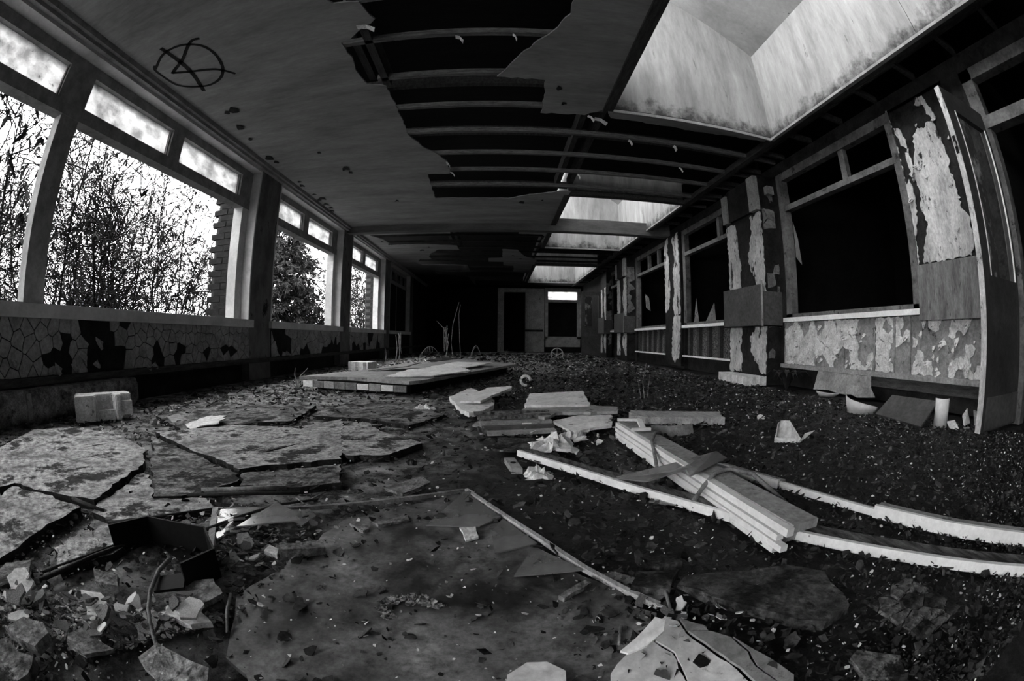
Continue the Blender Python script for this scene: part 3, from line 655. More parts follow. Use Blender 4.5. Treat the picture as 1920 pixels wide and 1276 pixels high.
# the open door itself
hinge = Vector((3.17, 1.045)); free = Vector((2.515, 1.115)); dW = (free - hinge).length
door = S(empty('door_1', (hinge.x, hinge.y, 0), math.atan2(free.y - hinge.y, free.x - hinge.x)), label='half glazed dark door standing open at the right')
def dbx(nm, mt, x0, x1, y0, y1, z0, z1, par=None): return MB().box(x0, x1, y0, y1, z0, z1).build(nm, mt, par or door)
t = .022
dbx('lock_stile', 'doorpaint', dW - .115, dW - .006, -t, t, .01, 2.0); dbx('hinge_stile', 'doorpaint', 0, .10, -t, t, .01, 2.0)
dbx('door_edge', 'oldwhite', dW - .006, dW, -t - .001, t + .001, .01, 2.0)
dbx('top_rail', 'doorpaint', .10, dW - .115, -t, t, 1.86, 2.0); dbx('lower_panel', 'doorpaint', .10, dW - .115, -t + .002, t - .002, .01, .86)
dbx('kick_plate', 'cover', .02, dW - .05, t, t + .004, .02, .20)
dbx('glazing_bead', 'white', dW - .121, dW - .115, t - .004, t + .006, .86, 1.86); dbx('glazing_bead', 'white', .10, .112, t - .004, t + .006, .86, 1.86)
dbx('broken_pane', 'doorpanel', dW - .30, dW - .121, -.004, .004, .86, 1.84)
lk = dbx('lock', 'steel', dW - .002, dW + .006, -.012, .012, 1.55, 1.66); dbx('latch', 'greyboard', dW + .006, dW + .014, -.006, .006, 1.59, 1.62, lk)

# ================================================================== BACK WALL
bw = MB()
def bwb(x0, x1, z0, z1): bw.box(x0, x1, YB, YB + .12, z0, z1)
bwb(-A - .2, -.09, -.15, H); bwb(-A - .2, B + .2, 2.43, H + .5); bwb(1.68, 3.2, -.15, .52); bwb(-.09, 1.7, -.15, 0); bwb(3.07, 3.5, 0, H)
wall_back = S(bw.build('wall_back', 'black'), label='far end wall coloured black for lack of light')  # missing light at this end is put into the wall colour
for nm, mt, a in [('door_jamb', 'greyboard', (-.09, .15, 0, 2.40)), ('door_head', 'greyboard', (.15, .95, 2.26, 2.40)), ('wall_panel', 'greyboard', (.95, 1.67, 0, 2.40)), ('panel_batten', 'greyboard', (.98, 1.0, 0, 2.4))]:
    MB().box(a[0], a[1], YB - .02, YB + .06, a[2], a[3]).build(nm, mt, wall_back)
for x in (1.02, 1.10, 1.18, 1.60, 1.64):
    MB().box(x, x + .012, YB - .03, YB - .02, .02, 2.38).build('bead', 'frame', wall_back)
MB().box(.95, 1.62, YB - .06, YB - .02, .77, .85).build('shelf_rail', 'darkwall', wall_back)
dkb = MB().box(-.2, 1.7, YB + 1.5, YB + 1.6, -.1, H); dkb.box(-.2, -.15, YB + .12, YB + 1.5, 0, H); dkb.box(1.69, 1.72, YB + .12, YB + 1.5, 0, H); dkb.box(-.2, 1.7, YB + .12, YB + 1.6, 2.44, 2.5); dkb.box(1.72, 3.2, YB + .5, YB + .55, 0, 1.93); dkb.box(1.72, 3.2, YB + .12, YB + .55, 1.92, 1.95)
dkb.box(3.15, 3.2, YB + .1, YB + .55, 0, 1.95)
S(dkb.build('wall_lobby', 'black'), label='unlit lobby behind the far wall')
W10 = S(empty('window_10', (2.38, YB, .5)), label='far end window with a lit dirty pane above a dark opening')
for nm, mt, a in [('post', 'frame', (1.70, 1.81, .5, 2.43)), ('post', 'frame', (2.93, 3.08, .5, 2.43)), ('head', 'frame', (1.81, 2.93, 2.29, 2.43)), ('transom', 'frame', (1.81, 2.93, 1.89, 1.99)), ('sill', 'frame', (1.70, 3.08, .48, .59))]:
    MB().box(a[0] - 2.38, a[1] - 2.38, -.03, .07, a[2] - .5, a[3] - .5).build(nm, mt, W10)
MB().box(1.80 - 2.38, 2.94 - 2.38, .02, .025, 1.98 - .5, 2.30 - .5).build('pane', 'pane', W10)
wallp = MB().box(1.72, 3.05, YB - .025, YB, .2, .5).build('apron_panel', 'frame', wall_back)
# open door at the far right
d2 = S(empty('door_2', (3.13, 13.3, 0), math.radians(180)), label='far grey door standing open beside the end window')
for nm, mt, a in [('stile', 'cover', (0, .1, 0, 1.96)), ('stile', 'cover', (.54, .64, 0, 1.96)), ('top_rail', 'cover', (.1, .54, 1.84, 1.96)), ('lower_panel', 'cover', (.1, .54, 0, .86)), ('torn_panel', 'doorpanel', (.32, .54, .9, 1.8))]:
    MB().box(a[0], a[1], -.02, .02, a[2], a[3]).build(nm, mt, d2)
# wall behind the camera
S(MB().box(-A - .2, B + .2, YF - .12, YF, 0, H + .3).build('wall_front', 'darkwall'), label='wall behind the viewpoint')

# ================================================================== OUTSIDE
S(MB().quadsheet([[(x, y, -.12 + .1 * noise.noise(Vector((x * .6, y * .6, 0)))) for x in [-30, -20, -12, -9, -7, -6, -5, -4.2, -3.6, -2.95]] for y in range(-8, 32, 2)]).build('ground', 'earth', None, True), label='earth outside the windows')
def brick_pier(ya, label, x0=-A - .66, x1=-A - .285):
    P = tag(empty('brick_pier', ((x0 + x1) / 2, ya + .22, -.1)), label, 'pier')
    hw = (x1 - x0) / 2
    MB().box(-hw, hw, -.215, .215, 0, 2.7).build('mortar_core', 'mortar', P)
    full = mesh('brick', MB().box(-.1075, .1075, -.012, .09, 0, .066).v, MB().box(0, 1, 0, 1, 0, 1).f, 'brick')
    half = mesh('brick', MB().box(-.051, .051, -.012, .09, 0, .066).v, MB().box(0, 1, 0, 1, 0, 1).f, 'brick')
    for r in range(35):
        z = .01 + r * .0765
        for me, x in ([(full, hw - .106), (full, hw - .332)] if r % 2 else [(half, hw - .05), (full, hw - .22), (half, hw - .39)]):
            if x < -hw + .02: continue
            add('brick', me, P, (x + U(-.002, .002), -.215 + U(-.003, .003), z))
brick_pier(4.40, x0=-A - .66, label='brick pier outside the near left window, at its far end')
brick_pier(10.55, x0=-A - .52, label='brick pier outside the third left window, by its bright jamb')

def wob(p, d, L, n, up, jit, rr):
    pts = [p]; d = d.normalized()
    for i in range(n):
        d = (d + Vector((rr.gauss(0, jit), rr.gauss(0, jit), rr.gauss(0, jit) + up))).normalized(); pts.append(pts[-1] + d * (L / n))
        if pts[-1].x > XCLIP[0]: pts[-1].x = XCLIP[0] - rr.random() * .25; d.x = -abs(d.x)
    return pts, d
def leaf(mb, p, d, L, wd, rr):
    d = d.normalized(); s = d.cross(Vector((rr.gauss(0, 1), rr.gauss(0, 1), rr.gauss(0, 1)))).normalized() * wd
    b = len(mb.v); q = p + d * L
    mb.v += [tuple(p), tuple(p + d * L * .4 + s), tuple(q + Vector((0, 0, -L * .15))), tuple(p + d * L * .4 - s)]; mb.f.append((b, b + 1, b + 2, b + 3))
XCLIP = [0]
def shrub(x, y, h, n, label, seed, spread=.5, leafy=1.0, lean=(0, 0), leafL=.12, name='shrub'):
    n = int(n * 1.35); h *= 1.2; XCLIP[0] = -A - .42 - x
    rr = random.Random(seed); br = MB(); lf = MB()
    for i in range(n):
        a = rr.uniform(0, 6.28); d = Vector((math.cos(a) * spread * rr.random() + lean[0], math.sin(a) * spread * rr.random() + lean[1], 1))
        p = Vector((math.cos(a) * .15 * rr.random() * 2, math.sin(a) * .3 * rr.random() * 2, 0)); L = h * rr.uniform(.55, 1.1)
        pts, e = wob(p, d, L, 8, -.02, .10, rr); r = rr.uniform(.010, .024); br.tube(pts, r, .005, 4)
        for k in range(int(8 + L * 3.5)):
            t = rr.uniform(.1, 1); j = min(int(t * 8), 7); q = pts[j].lerp(pts[j + 1], t * 8 - j)
            a2 = rr.uniform(0, 6.28); d2 = Vector((math.cos(a2), math.sin(a2), rr.uniform(.1, 1.6)))
            L2 = rr.uniform(.5, 1.5) * (1.2 - .6 * t); pt2, e2 = wob(q, d2, L2, 5, -.05, .13, rr); br.tube(pt2, .008, .0035, 3)
            for m_ in range(rr.randint(3, 7)):
                j2 = rr.randint(1, 4); q2 = pt2[j2]; d3 = e2 * .8 + Vector((rr.gauss(0, 1), rr.gauss(0, 1), rr.uniform(-.2, .9)))
                pt3, e3 = wob(q2, d3, rr.uniform(.2, .6), 3, -.06, .16, rr); br.tube(pt3, .005, .0026, 3)
                if rr.random() < .10 * leafy:
                    for _ in range(rr.randint(2, 6)):
                        leaf(lf, pt3[3].lerp(pt3[2], rr.random()), Vector((rr.gauss(0, .7), rr.gauss(0, .7), rr.gauss(-.7, .5))), leafL * rr.uniform(.5, 1.4), leafL * .15, rr)
    o = tag(empty(name, (x, y, -.1)), label, 'shrub', 'shrubs outside the left windows')
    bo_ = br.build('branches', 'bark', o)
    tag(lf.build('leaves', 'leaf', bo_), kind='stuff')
    return o
shrub(-4.3, 1.0, 2.6, 9, 'leafy shrub closest to the first left light, hanging leaves at its top', 101, .5, 1.6, leafL=.15)
shrub(-4.6, -.4, 3.2, 9, 'shrub at the extreme left edge outside the first light', 102, .5, 1.3, leafL=.13)
shrub(-4.8, 2.9, 2.9, 10, 'bare twiggy shrub left of centre outside the wide near window', 103, .45, .7)
shrub(-5.2, 4.2, 3.1, 12, 'tall straight-stemmed shrub in the middle of the wide near window', 104, .3, .7)
shrub(-5.6, 5.9, 3.2, 12, 'shrub outside the wide near window, close to the brick pier', 105, .5, 1.0)
shrub(-7.0, 3.0, 3.0, 12, 'shrub in the second row behind the left part of the wide near window', 106, .6, .9)
shrub(-7.5, 5.5, 3.4, 12, 'shrub in the second row behind the middle of the wide near window', 107, .6, .9)
shrub(-7.6, 8.6, 3.2, 12, 'shrub in the second row towards the conifer', 108, .6, 1.0)
shrub(-9.5, 6.5, 3.0, 14, 'farthest shrub seen through the wide near window', 109, .8, 1.2)
shrub(-9.6, 2.4, 3.4, 14, 'farthest shrub behind the first light', 110, .8, 1.2)
shrub(-5.0, 11.6, 2.6, 10, 'thin leafy shrub in the right half of the second window', 111, .6, 1.3)
shrub(-5.6, 18.0, 4.6, 16, 'leafy shrub filling the third left window', 112, .5, 2.0, leafL=.16)
shrub(-5.4, 15.2, 2.6, 12, 'low shrub outside the third left window', 113, .6, 1.6)
# conifer outside the second window
def conifer(x, y, h, rad, seed):
    XCLIP[0] = 99
    rr = random.Random(seed); br = MB(); nd = MB()
    br.tube([(0, 0, 0), (.03, .02, h * .5), (0, 0, h)], .09, .015, 6)
    for i in range(420):
        t = rr.uniform(.05, .98); z = t * h; a = rr.uniform(0, 6.28); L = rad * (1.08 - t) * rr.uniform(.6, 1.1) + .1
        d = Vector((math.cos(a), math.sin(a), rr.uniform(-.1, .35))); pts, e = wob(Vector((0, 0, z)), d, L, 5, -.07, .07, rr); br.tube(pts, .010, .003, 3)
        for k in range(int(16 * L) + 6):
            j = rr.randint(1, 4); q = pts[j].lerp(pts[j + 1], rr.random())
            p3, e3 = wob(q, Vector((e.x + rr.gauss(0, .7), e.y + rr.gauss(0, .7), rr.gauss(-.2, .4))), rr.uniform(.1, .28), 2, -.1, .1, rr)
            for w_ in range(4): leaf(nd, p3[0].lerp(p3[2], w_ / 4), e3 + Vector((rr.gauss(0, .5), rr.gauss(0, .5), rr.gauss(0, .4))), .15, .022, rr)
    o = tag(empty('conifer', (x, y, -.1)), 'dense dark conifer outside the second left window', 'tree')
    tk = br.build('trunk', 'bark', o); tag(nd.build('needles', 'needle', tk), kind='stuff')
conifer(-6.15, 11.4, 5.4, 1.5, 61)

# ================================================================== LARGE THINGS ON THE FLOOR
def lift(nm, mt, poly, z, th, label, cat, **k): return slab(nm, mt, poly, z, th, label, cat, **k)
# big board platform in the middle distance
bp = tag(empty('fallen_platform', (-.9, 5.2, 0)), 'large low board platform with a broken pale front edge, lying left of centre', 'platform')
PL = [(-1.9, 3.85), (-1.43, 3.95), (-.77, 3.68), (-.70, 3.77), (.26, 6.48), (-.12, 7.1), (-.74, 7.8), (-1.15, 6.25)]
loc = lambda P: [(a + .9, b - 5.2) for a, b in P]
o = add('top_board', prism_mesh('top_board', ragged(loc(PL), .15, .01), .095, .125, 'greyboard'), bp)
add('underframe', prism_mesh('underframe', loc([(-1.75, 3.95), (-.78, 3.8), (.1, 6.4), (-.74, 7.5)]), 0, .095, 'black'), bp)
for i in range(9):
    t0, t1 = i / 9, (i + .93) / 9; p = Vector((-1.86, 3.86)).lerp(Vector((-.78, 3.66)), t0); q = Vector((-1.86, 3.86)).lerp(Vector((-.78, 3.66)), t1)
    MB().bar((p.x + .9, p.y - 5.2, .06), (q.x + .9, q.y - 5.2, .06), .02, U(.05, .07)).build('edge_block', random.choice(['greyboard', 'board', 'boardR']), bp)
slab('hardboard_sheet', 'board', [(-1.05, 3.95), (-.62, 4.1), (-.3, 4.6), (-.5, 5.2), (-1.0, 4.7)], .126, .012, 'pale broken hardboard sheet lying on the front of the low platform', 'board', .02, .06, tilt=(.01, .02))
slab('hardboard_sheet', 'board', [(-.9, 5.3), (-.4, 5.2), (-.1, 5.9), (-.6, 6.2)], .126, .012, 'pale hardboard sheet lying on the back of the low platform', 'board', .02, .06, tilt=(.03, .02))
slab('hardboard_sheet', 'greyboard', [(-1.45, 4.7), (-1.05, 4.9), (-.98, 5.4), (-1.2, 5.3)], .126, .012, 'curled grey hardboard sheet at the left of the low platform', 'board', .02, .05, tilt=(.08, .03))
slab('dark_panel', 'darkboard', [(-1.35, 8.1), (-.7, 7.9), (-.5, 8.4), (-1.1, 8.7)], 0, .02, 'dark panel propped behind the low platform', 'board', .01, .1, tilt=(-.08, .1))

# the pile of boards in the centre
def pile():
    slab('plasterboard', 'board', [(-.38, 3.31), (-.25, 3.81), (-.19, 3.69), (-.05, 3.3), (-.04, 3.02), (-.10, 2.82), (-.19, 2.72), (-.25, 2.82)], .0, .03, 'grey-white plasterboard with a snapped edge at the left of the board pile', 'board', .012, tilt=(-.03, .03))
    slab('plasterboard', 'board', [(-.27, 3.02), (-.10, 3.69), (.11, 3.77), (.10, 3.65), (-.04, 3.29), (-.13, 3.0)], .045, .018, 'pale plasterboard overlapping the leftmost board of the pile', 'board', .008, tilt=(.03, .02))
    slab('plasterboard', 'board', [(.16, 2.75), (.23, 3.28), (.53, 3.38), (.66, 3.43), (.61, 3.0), (.57, 2.73)], .06, .018, 'brightest white plasterboard, topmost at the back of the board pile', 'board', .008, tilt=(0, .01))
    slab('plasterboard', 'greyboard', [(.11, 2.62), (.19, 2.76), (.57, 2.78), (.74, 2.66), (.70, 2.52), (.33, 2.55), (.25, 2.41)], .04, .018, 'long splintered board across the middle of the pile', 'board', .015, tilt=(.02, .01))
    slab('plasterboard', 'board', [(.02, 2.40), (.06, 2.75), (.16, 2.74), (.25, 2.40), (.14, 2.37)], .018, .016, 'narrow pale board with a dark joint, lying under the long splintered board', 'board', .004)
    slab('plasterboard', 'board', [(-.06, 2.36), (-.01, 2.72), (.045, 2.74), (.005, 2.38)], .018, .016, 'small pale board left of the dark joint in the pile', 'board', .004)
    slab('plasterboard', 'greyboard', [(-.15, 2.42), (-.10, 2.66), (-.03, 2.66), (-.07, 2.38)], .0, .012, 'small dark grey board at the left of the slatted frame', 'board', .004)
    slab('plasterboard', 'board', [(.30, 2.43), (.50, 2.58), (.66, 2.53), (.60, 2.27), (.46, 2.22), (.36, 2.18)], .012, .014, 'stained pale board on the right front of the pile', 'board', .012, tilt=(.02, .04))
    L = tag(empty('slatted_frame', (.07, 2.38, 0)), 'dark slatted frame lying at the front of the board pile', 'frame')
    for y, z, mt in [(.20, .055, 'darkwood'), (.10, .05, 'darkwood'), (.02, .03, 'greyboard'), (-.07, .022, 'cover'), (-.15, .012, 'greyboard')]:
        MB().bar((-.22 + (.2 - y) * .25, y - .03, z), (.22, y + .02, z + .005), .05, .018).build('slat', mt, L)
    for x in (-.17, .2): MB().bar((x, .24, .02), (x + .03, -.17, .008), .03, .02).build('end_bar', 'darkwood', L)
    slab('lino_piece', 'darkboard', [(-.03, 1.89), (0, 2.09), (.15, 2.06), (.20, 2.02), (.15, 1.91), (.13, 1.84)], 0, .008, 'dark lino piece in front of the slatted frame', 'lino', .004, tilt=(.03, .04))
    # crumpled paper
    def crumple(w_, h_, peak, seed, n=11):
        rr = random.Random(seed); mb = MB(); rows = []
        for i in range(n):
            row = []
            for j in range(n):
                u, v = j / (n - 1) - .5, i / (n - 1) - .5; q = Vector((u * 4.2, v * 4.2, seed))
                z = (abs(noise.noise(q)) * 1.5 + abs(noise.noise(q * 2.3)) * .8) * peak * max(0, 1 - (u * u + v * v) * 3.2) + .003
                row.append((u * w_ + noise.noise(q + Vector((9, 0, 0))) * w_ * .18, v * h_ + noise.noise(q + Vector((0, 7, 0))) * h_ * .18, z))
            rows.append(row)
        return mb.quadsheet(rows)
    tag(crumple(.22, .24, .075, 4).build('crumpled_paper', 'card', loc=(.23, 1.96, 0)), 'white crumpled paper peaked up beside the dark lino piece', 'paper')
    tag(crumple(.15, .13, .06, 8).build('crumpled_paper', 'plasterchip', loc=(.36, 2.12, 0)), 'crumpled wallpaper scrap in the rubble right of the pile', 'paper')
    tag(crumple(.10, .10, .04, 15).build('crumpled_paper', 'card', loc=(.14, 1.52, 0)), 'flat torn paper scrap beside the small grey block', 'paper')
    tag(crumple(.16, .10, .05, 19).build('crumpled_paper', 'plasterchip', loc=(-.52, 2.95, 0)), 'crumpled pale paper on the floor left of the board pile', 'paper')
    b = slab('perforated_block', 'greyboard', [(.02, 1.70), (.06, 1.70), (.085, 1.55), (.045, 1.55)], 0, .022, 'small grey block with a dark hole, alone on the black floor', 'block', 0)
    MB().tube([(0, 0, .0225), (0, 0, .024)], .011, .011, 10).build('hole', 'black', b)
    slab('timber_board', 'wood', [(.83, 2.68), (1.11, 2.58), (1.37, 2.48), (1.31, 2.28), (.97, 2.38), (.77, 2.48)], .0, .045, 'rotten pale timber board extending right from the pile', 'board', .012)
    bk = tag(empty('metal_bracket', (.62, 2.0, .085)), 'small white metal bracket on the end of the plank bundle', 'bracket')
    MB().bar((-.05, .05, .02), (.06, .03, .02), .02, .012).build('arm', 'white', bk); MB().bar((.055, .03, .02), (.03, -.12, .0), .025, .012).build('arm', 'white', bk); MB().box(-.03, .06, -.14, -.12, 0, .012).build('foot', 'white', bk)
    cv = MB(); cv.quadsheet([[(-.12 + k * .03, -.02 - .04 * math.sin(k / 8 * math.pi), 0) for k in range(9)], [(-.12 + k * .03, .01 - .04 * math.sin(k / 8 * math.pi), .05) for k in range(9)]])
    tag(cv.build('curved_strip', 'greyboard', loc=(.9, 2.13, .002)), 'curved grey strip standing on edge right of the plank bundle', 'panel')
    return None
pile()

# plank bundle
pb = tag(empty('plank_bundle', (.68, 1.45, 0)), 'thick bundle of grooved white planks running towards the camera', 'planks')
p0 = Vector((-.045, .70, 0)); p1 = Vector((.005, -.70, 0))
MB().bar(p0 + Vector((.012, 0, .064)), p1 + Vector((.02, 0, .064)), .085, .022).build('top_plank', 'greyboard', pb)
for k, (off, z, h) in enumerate([(-.036, .062, .020), (-.042, .040, .016), (-.046, .022, .016), (-.048, .008, .013)]):
    MB().bar(p0 + Vector((off, -.02 * k, z)), p1 + Vector((off, .03 * (k % 2) - .01, z)), .022, h).build('white_lath', 'white', pb)
MB().bar(p0 + Vector((.02, -.05, .026)), p1 + Vector((.02, .05, .026)), .075, .045).build('core_plank', 'wood', pb)
# long painted strips
def strip(nm, pts, wd, ht, label, top, edge, side=-1):
    o = tag(empty(nm, (pts[0][0], pts[0][1], 0)), label, 'trim')
    P = [Vector((a - pts[0][0], b - pts[0][1], 0)) for a, b in pts]; n = len(P); rows_t = []; rows_e = []
    def off(i, d, z):
        t = (P[min(i + 1, n - 1)] - P[max(i - 1, 0)]).normalized(); return P[i] + Vector((t.y, -t.x, 0)) * d + Vector((0, 0, z))
    def sweep(prof):
        mb = MB(); k = len(prof)
        for i in range(n): mb.v += [tuple(off(i, a, z)) for a, z in prof]
        for i in range(n - 1):
            for j in range(k): mb.f.append((i * k + j, i * k + (j + 1) % k, (i + 1) * k + (j + 1) % k, (i + 1) * k + j))
        mb.f.append(tuple(range(k))); mb.f.append(tuple(range((n - 1) * k, n * k))[::-1]); return mb
    sweep([(-wd / 2, 0), (wd / 2, 0), (wd / 2, ht * .75), (wd * .1, ht * .72), (-wd / 2, ht * .75)]).build('board', top, o)
    s = side * -1
    sweep([(s * wd / 2, .001), (s * (wd / 2 + .008), .001), (s * (wd / 2 + .006), ht), (s * (wd / 2 - .008), ht)]).build('painted_edge', edge, o)
    return o
def dens(pts, n=6):
    out = []
    for a, b in zip(pts[:-1], pts[1:]):
        for k in range(n): out.append((a[0] + (b[0] - a[0]) * k / n, a[1] + (b[1] - a[1]) * k / n))
    return out + [pts[-1]]
strip('painted_strip', dens([(.11, 1.83), (.34, 1.515), (.585, 1.135), (.765, .82), (.935, .545), (1.125, .215), (1.25, -.05)]), .075, .026, 'longest white-edged strip with a dark top, sweeping to the lower right corner', 'darkwood', 'white', -1)
strip('painted_strip', dens([(.84, 1.46), (.945, 1.18)]), .045, .03, 'short white-edged strip just beyond the glass on the plank bundle', 'greyboard', 'white', -1)
strip('painted_strip', dens([(.945, 1.19), (1.07, .78)]), .03, .022, 'thin white-edged strip between the short strip and the broad strip', 'greyboard', 'white', -1)
strip('painted_strip', dens([(1.07, .80), (1.16, .54), (1.28, .28), (1.42, -.05)]), .06, .038, 'broad white strip reaching the right edge of the picture', 'greyboard', 'white', -1)
# glass leaning over the bundle
def sheet3(nm, mt, pts, th, label, cat):
    c = Vector((sum(p[0] for p in pts) / len(pts), sum(p[1] for p in pts) / len(pts), min(p[2] for p in pts)))
    P = [Vector(p) - c for p in pts]; n = len(P); nn = (P[1] - P[0]).cross(P[2] - P[0]).normalized() * th
    if nn.z < 0: nn = -nn
    mb = MB(); mb.v = [tuple(p) for p in P] + [tuple(p + nn) for p in P]
    mb.f = [tuple(range(n))[::-1], tuple(range(n, 2 * n))] + [(j, (j + 1) % n, n + (j + 1) % n, n + j) for j in range(n)]
    return tag(mb.build(nm, mt, loc=c), label, cat)
sheet3('glass_shard', 'shard', [(.37, 1.36, .035), (.79, 1.42, .085), (.78, 1.32, .085), (.57, 1.18, .08), (.60, 1.27, .075), (.46, 1.27, .045)], .004, 'pointed dusty glass shard lying across the plank bundle', 'glass')
sheet3('glass_shard', 'shard', [(.40, 1.42, .002), (.46, 1.56, .002), (.56, 1.40, .002), (.52, 1.36, .002)], .004, 'dusty glass shard flat on the floor under the pointed shard', 'glass')
sheet3('glass_shard', 'shard', [(.45, 1.20, .002), (.58, 1.24, .002), (.62, 1.15, .002), (.55, 1.13, .002)], .004, 'dark glass sliver in front of the pointed shard', 'glass')
tag(MB().tube([(.70, 1.80, .085), (.655, 1.74, .10), (.62, 1.68, .08), (.58, 1.52, .05), (.545, 1.38, .012)], .008, .007, 6).build('cable', 'stick', None, True), 'grey cable looping over the far half of the plank bundle', 'cable')
tag(MB().tube([(.56, 1.12, .02), (.61, 1.155, .055), (.66, 1.18, .085), (.72, 1.19, .09), (.77, 1.12, .085), (.79, 1.0, .05), (.82, .9, .012)], .008, .007, 6).build('cable', 'stick', None, True), 'grey cable looping over the near half of the plank bundle', 'cable')

# window frame lying on the floor with broken glass
wf = tag(empty('fallen_window', (-.2, .85, 0)), 'fallen glazed frame with thin pale beads and broken glass, flat in the foreground', 'window')
def fb(pts, wd, ht, nm, mt, z=0):
    for p, q in zip(pts[:-1], pts[1:]): MB().bar((p[0] + .2, p[1] - .85, z + ht / 2), (q[0] + .2, q[1] - .85, z + ht / 2), wd, ht).build(nm, mt, wf)
fb([(-.80, .97), (-.51, 1.12), (-.31, 1.235), (-.115, 1.345)], .012, .012, 'bead', 'stick')
fb([(-.105, 1.35), (.01, 1.145), (.10, .985), (.18, .825), (.24, .725), (.29, .65)], .012, .012, 'bead', 'wood')
fb([(-.80, .965), (-.735, .86), (-.66, .74)], .018, .016, 'bead', 'wood')
def wsh(P, z, mt='shard', tilt=(0, 0)): slab('glass_piece', mt, [(a + .2, b - .85) for a, b in P], z, .004, None, None, 0, parent=wf, tilt=tilt)
wsh([(-.11, 1.335), (.005, 1.125), (-.05, 1.06), (-.19, 1.055)], .005); wsh([(.01, 1.115), (.09, .96), (-.01, .91), (-.02, 1.03)], .004); wsh([(.08, .94), (.175, .815), (.03, .80)], .006)
wsh([(-.78, .965), (-.63, 1.045), (-.66, .89), (-.68, .80), (-.74, .86)], .006, tilt=(.02, .03)); wsh([(-.62, 1.04), (-.55, 1.0), (-.50, .95), (-.55, .93), (-.66, .87)], .016, tilt=(.05, .08)); wsh([(-.61, 1.05), (-.54, 1.09), (-.50, 1.05), (-.51, .97), (-.56, 1.0)], .004); wsh([(.19, .79), (.29, .66), (.34, .70), (.24, .80)], .003)
slab('backing_sheet', 'lino', [(-.42 + .2, 1.05 - .85), (-.13 + .2, 1.33 - .85), (.17 + .2, .80 - .85), (.28 + .2, .63 - .85), (.2 + .2, .42 - .85), (.05 + .2, .33 - .85), (-.25 + .2, .3 - .85), (-.42 + .2, .42 - .85), (-.5 + .2, .6 - .85), (-.45 + .2, .85 - .85)], -.01, .013, None, None, .012, .05, parent=wf)

# black tray
tr = tag(empty('metal_tray', (-.72, .64, 0)), 'black sheet metal tray with high sides in the left foreground', 'tray')
T = [(-.885, .59), (-.835, .70), (-.66, .735), (-.575, .655), (-.60, .56)]
for p, q in zip(T[:-1], T[1:]): MB().bar((p[0] + .72, p[1] - .64, .035), (q[0] + .72, q[1] - .64, .035), .005, .07).build('side', 'steel', tr)
add('base', prism_mesh('base', [(a + .72, b - .64) for a, b in [(-.83, .695), (-.665, .73), (-.58, .655), (-.6, .57), (-.70, .66)]], .001, .004, 'steel'), tr)
MB().bar((-.60 + .72, .56 - .64, .03), (-.66 + .72, .52 - .64, .02), .06, .006).build('flap', 'steel', tr)
# sticks
def stick(pts, r, mt, label, r1=None): return tag(MB().tube(pts, r, r1 or r * .7, 6).build('stick', mt, None, True), label, 'stick')
stick([(-.69, .61, .03), (-.675, .555, .032), (-.635, .48, .034), (-.60, .43, .03), (-.55, .38, .024), (-.515, .35, .016), (-.475, .32, .008)], .0055, 'stick', 'long bent grey stick rising out of the black tray')
stick([(-.505, .59, .012), (-.475, .53, .02), (-.45, .48, .008)], .004, 'stick', 'short grey stick right of the black tray')
stick([(-1.03, .69, .006), (-.91, .84, .009), (-.80, .965, .012)], .005, 'darkstick', 'straight dark stick left of the fallen glass')
stick([(-.92, .33, .01), (-.895, .52, .012), (-.865, .66, .012), (-.83, .76, .01)], .006, 'darkstick', 'dark batten running past the left side of the black tray')
stick([(-.95, .36, .008), (-.91, .54, .01), (-.89, .64, .01)], .004, 'darkstick', 'thinner dark batten beside the tray')
stick([(-.75, .78, .012), (-.69, .92, .02), (-.62, 1.03, .03), (-.52, 1.12, .03)], .005, 'darkstick', 'dark stick leaning over the corner of the fallen frame')
stick([(-.72, .80, .01), (-.70, .88, .015), (-.66, .95, .02)], .004, 'darkstick', 'short dark stick among the chips by the fallen frame')
stick([(-.56, 1.10, .02), (-.51, 1.16, .04)], .003, 'stick', 'thin twig behind the fallen frame')
stick([(-.60, 1.13, .02), (-.54, 1.06, .035)], .003, 'stick', 'thin twig crossing the top bead of the fallen frame')
stick([(-1.02, 1.5, .01), (-.95, 1.62, .02), (-.86, 1.9, .012)], .005, 'darkstick', 'thin curved twig on the pale floor plates')
stick([(-1.32, 1.75, .01), (-1.2, 1.62, .012), (-1.05, 1.56, .01)], .004, 'darkstick', 'forked twig left of the curved twig')
stick([(-1.25, .70, .022), (-1.1, .73, .012)], .007, 'darkstick', 'dark peg between the left floor plates')
stick([(-.93, 1.06, .016), (-.78, 1.16, .016), (-.68, 1.22, .014)], .009, 'stick', 'grey batten at the edge of the middle floor plate')
stick([(-.98, .99, .012), (-.8, 1.11, .012), (-.62, 1.2, .01)], .007, 'darkstick', 'black batten in front of the grey batten')
stick([(.205, .60, .006), (.19, .55, .004)], .004, 'stick', 'short pale stick left of the pale sheet')
stick([(.315, .70, .02), (.305, .62, .006)], .004, 'stick', 'short pale stick standing between the broken boards')
stick([(1.12, .83, .03), (1.06, .78, .02), (1.04, .70, .006)], .003, 'darkstick', 'thin wire hanging from the broad white strip')

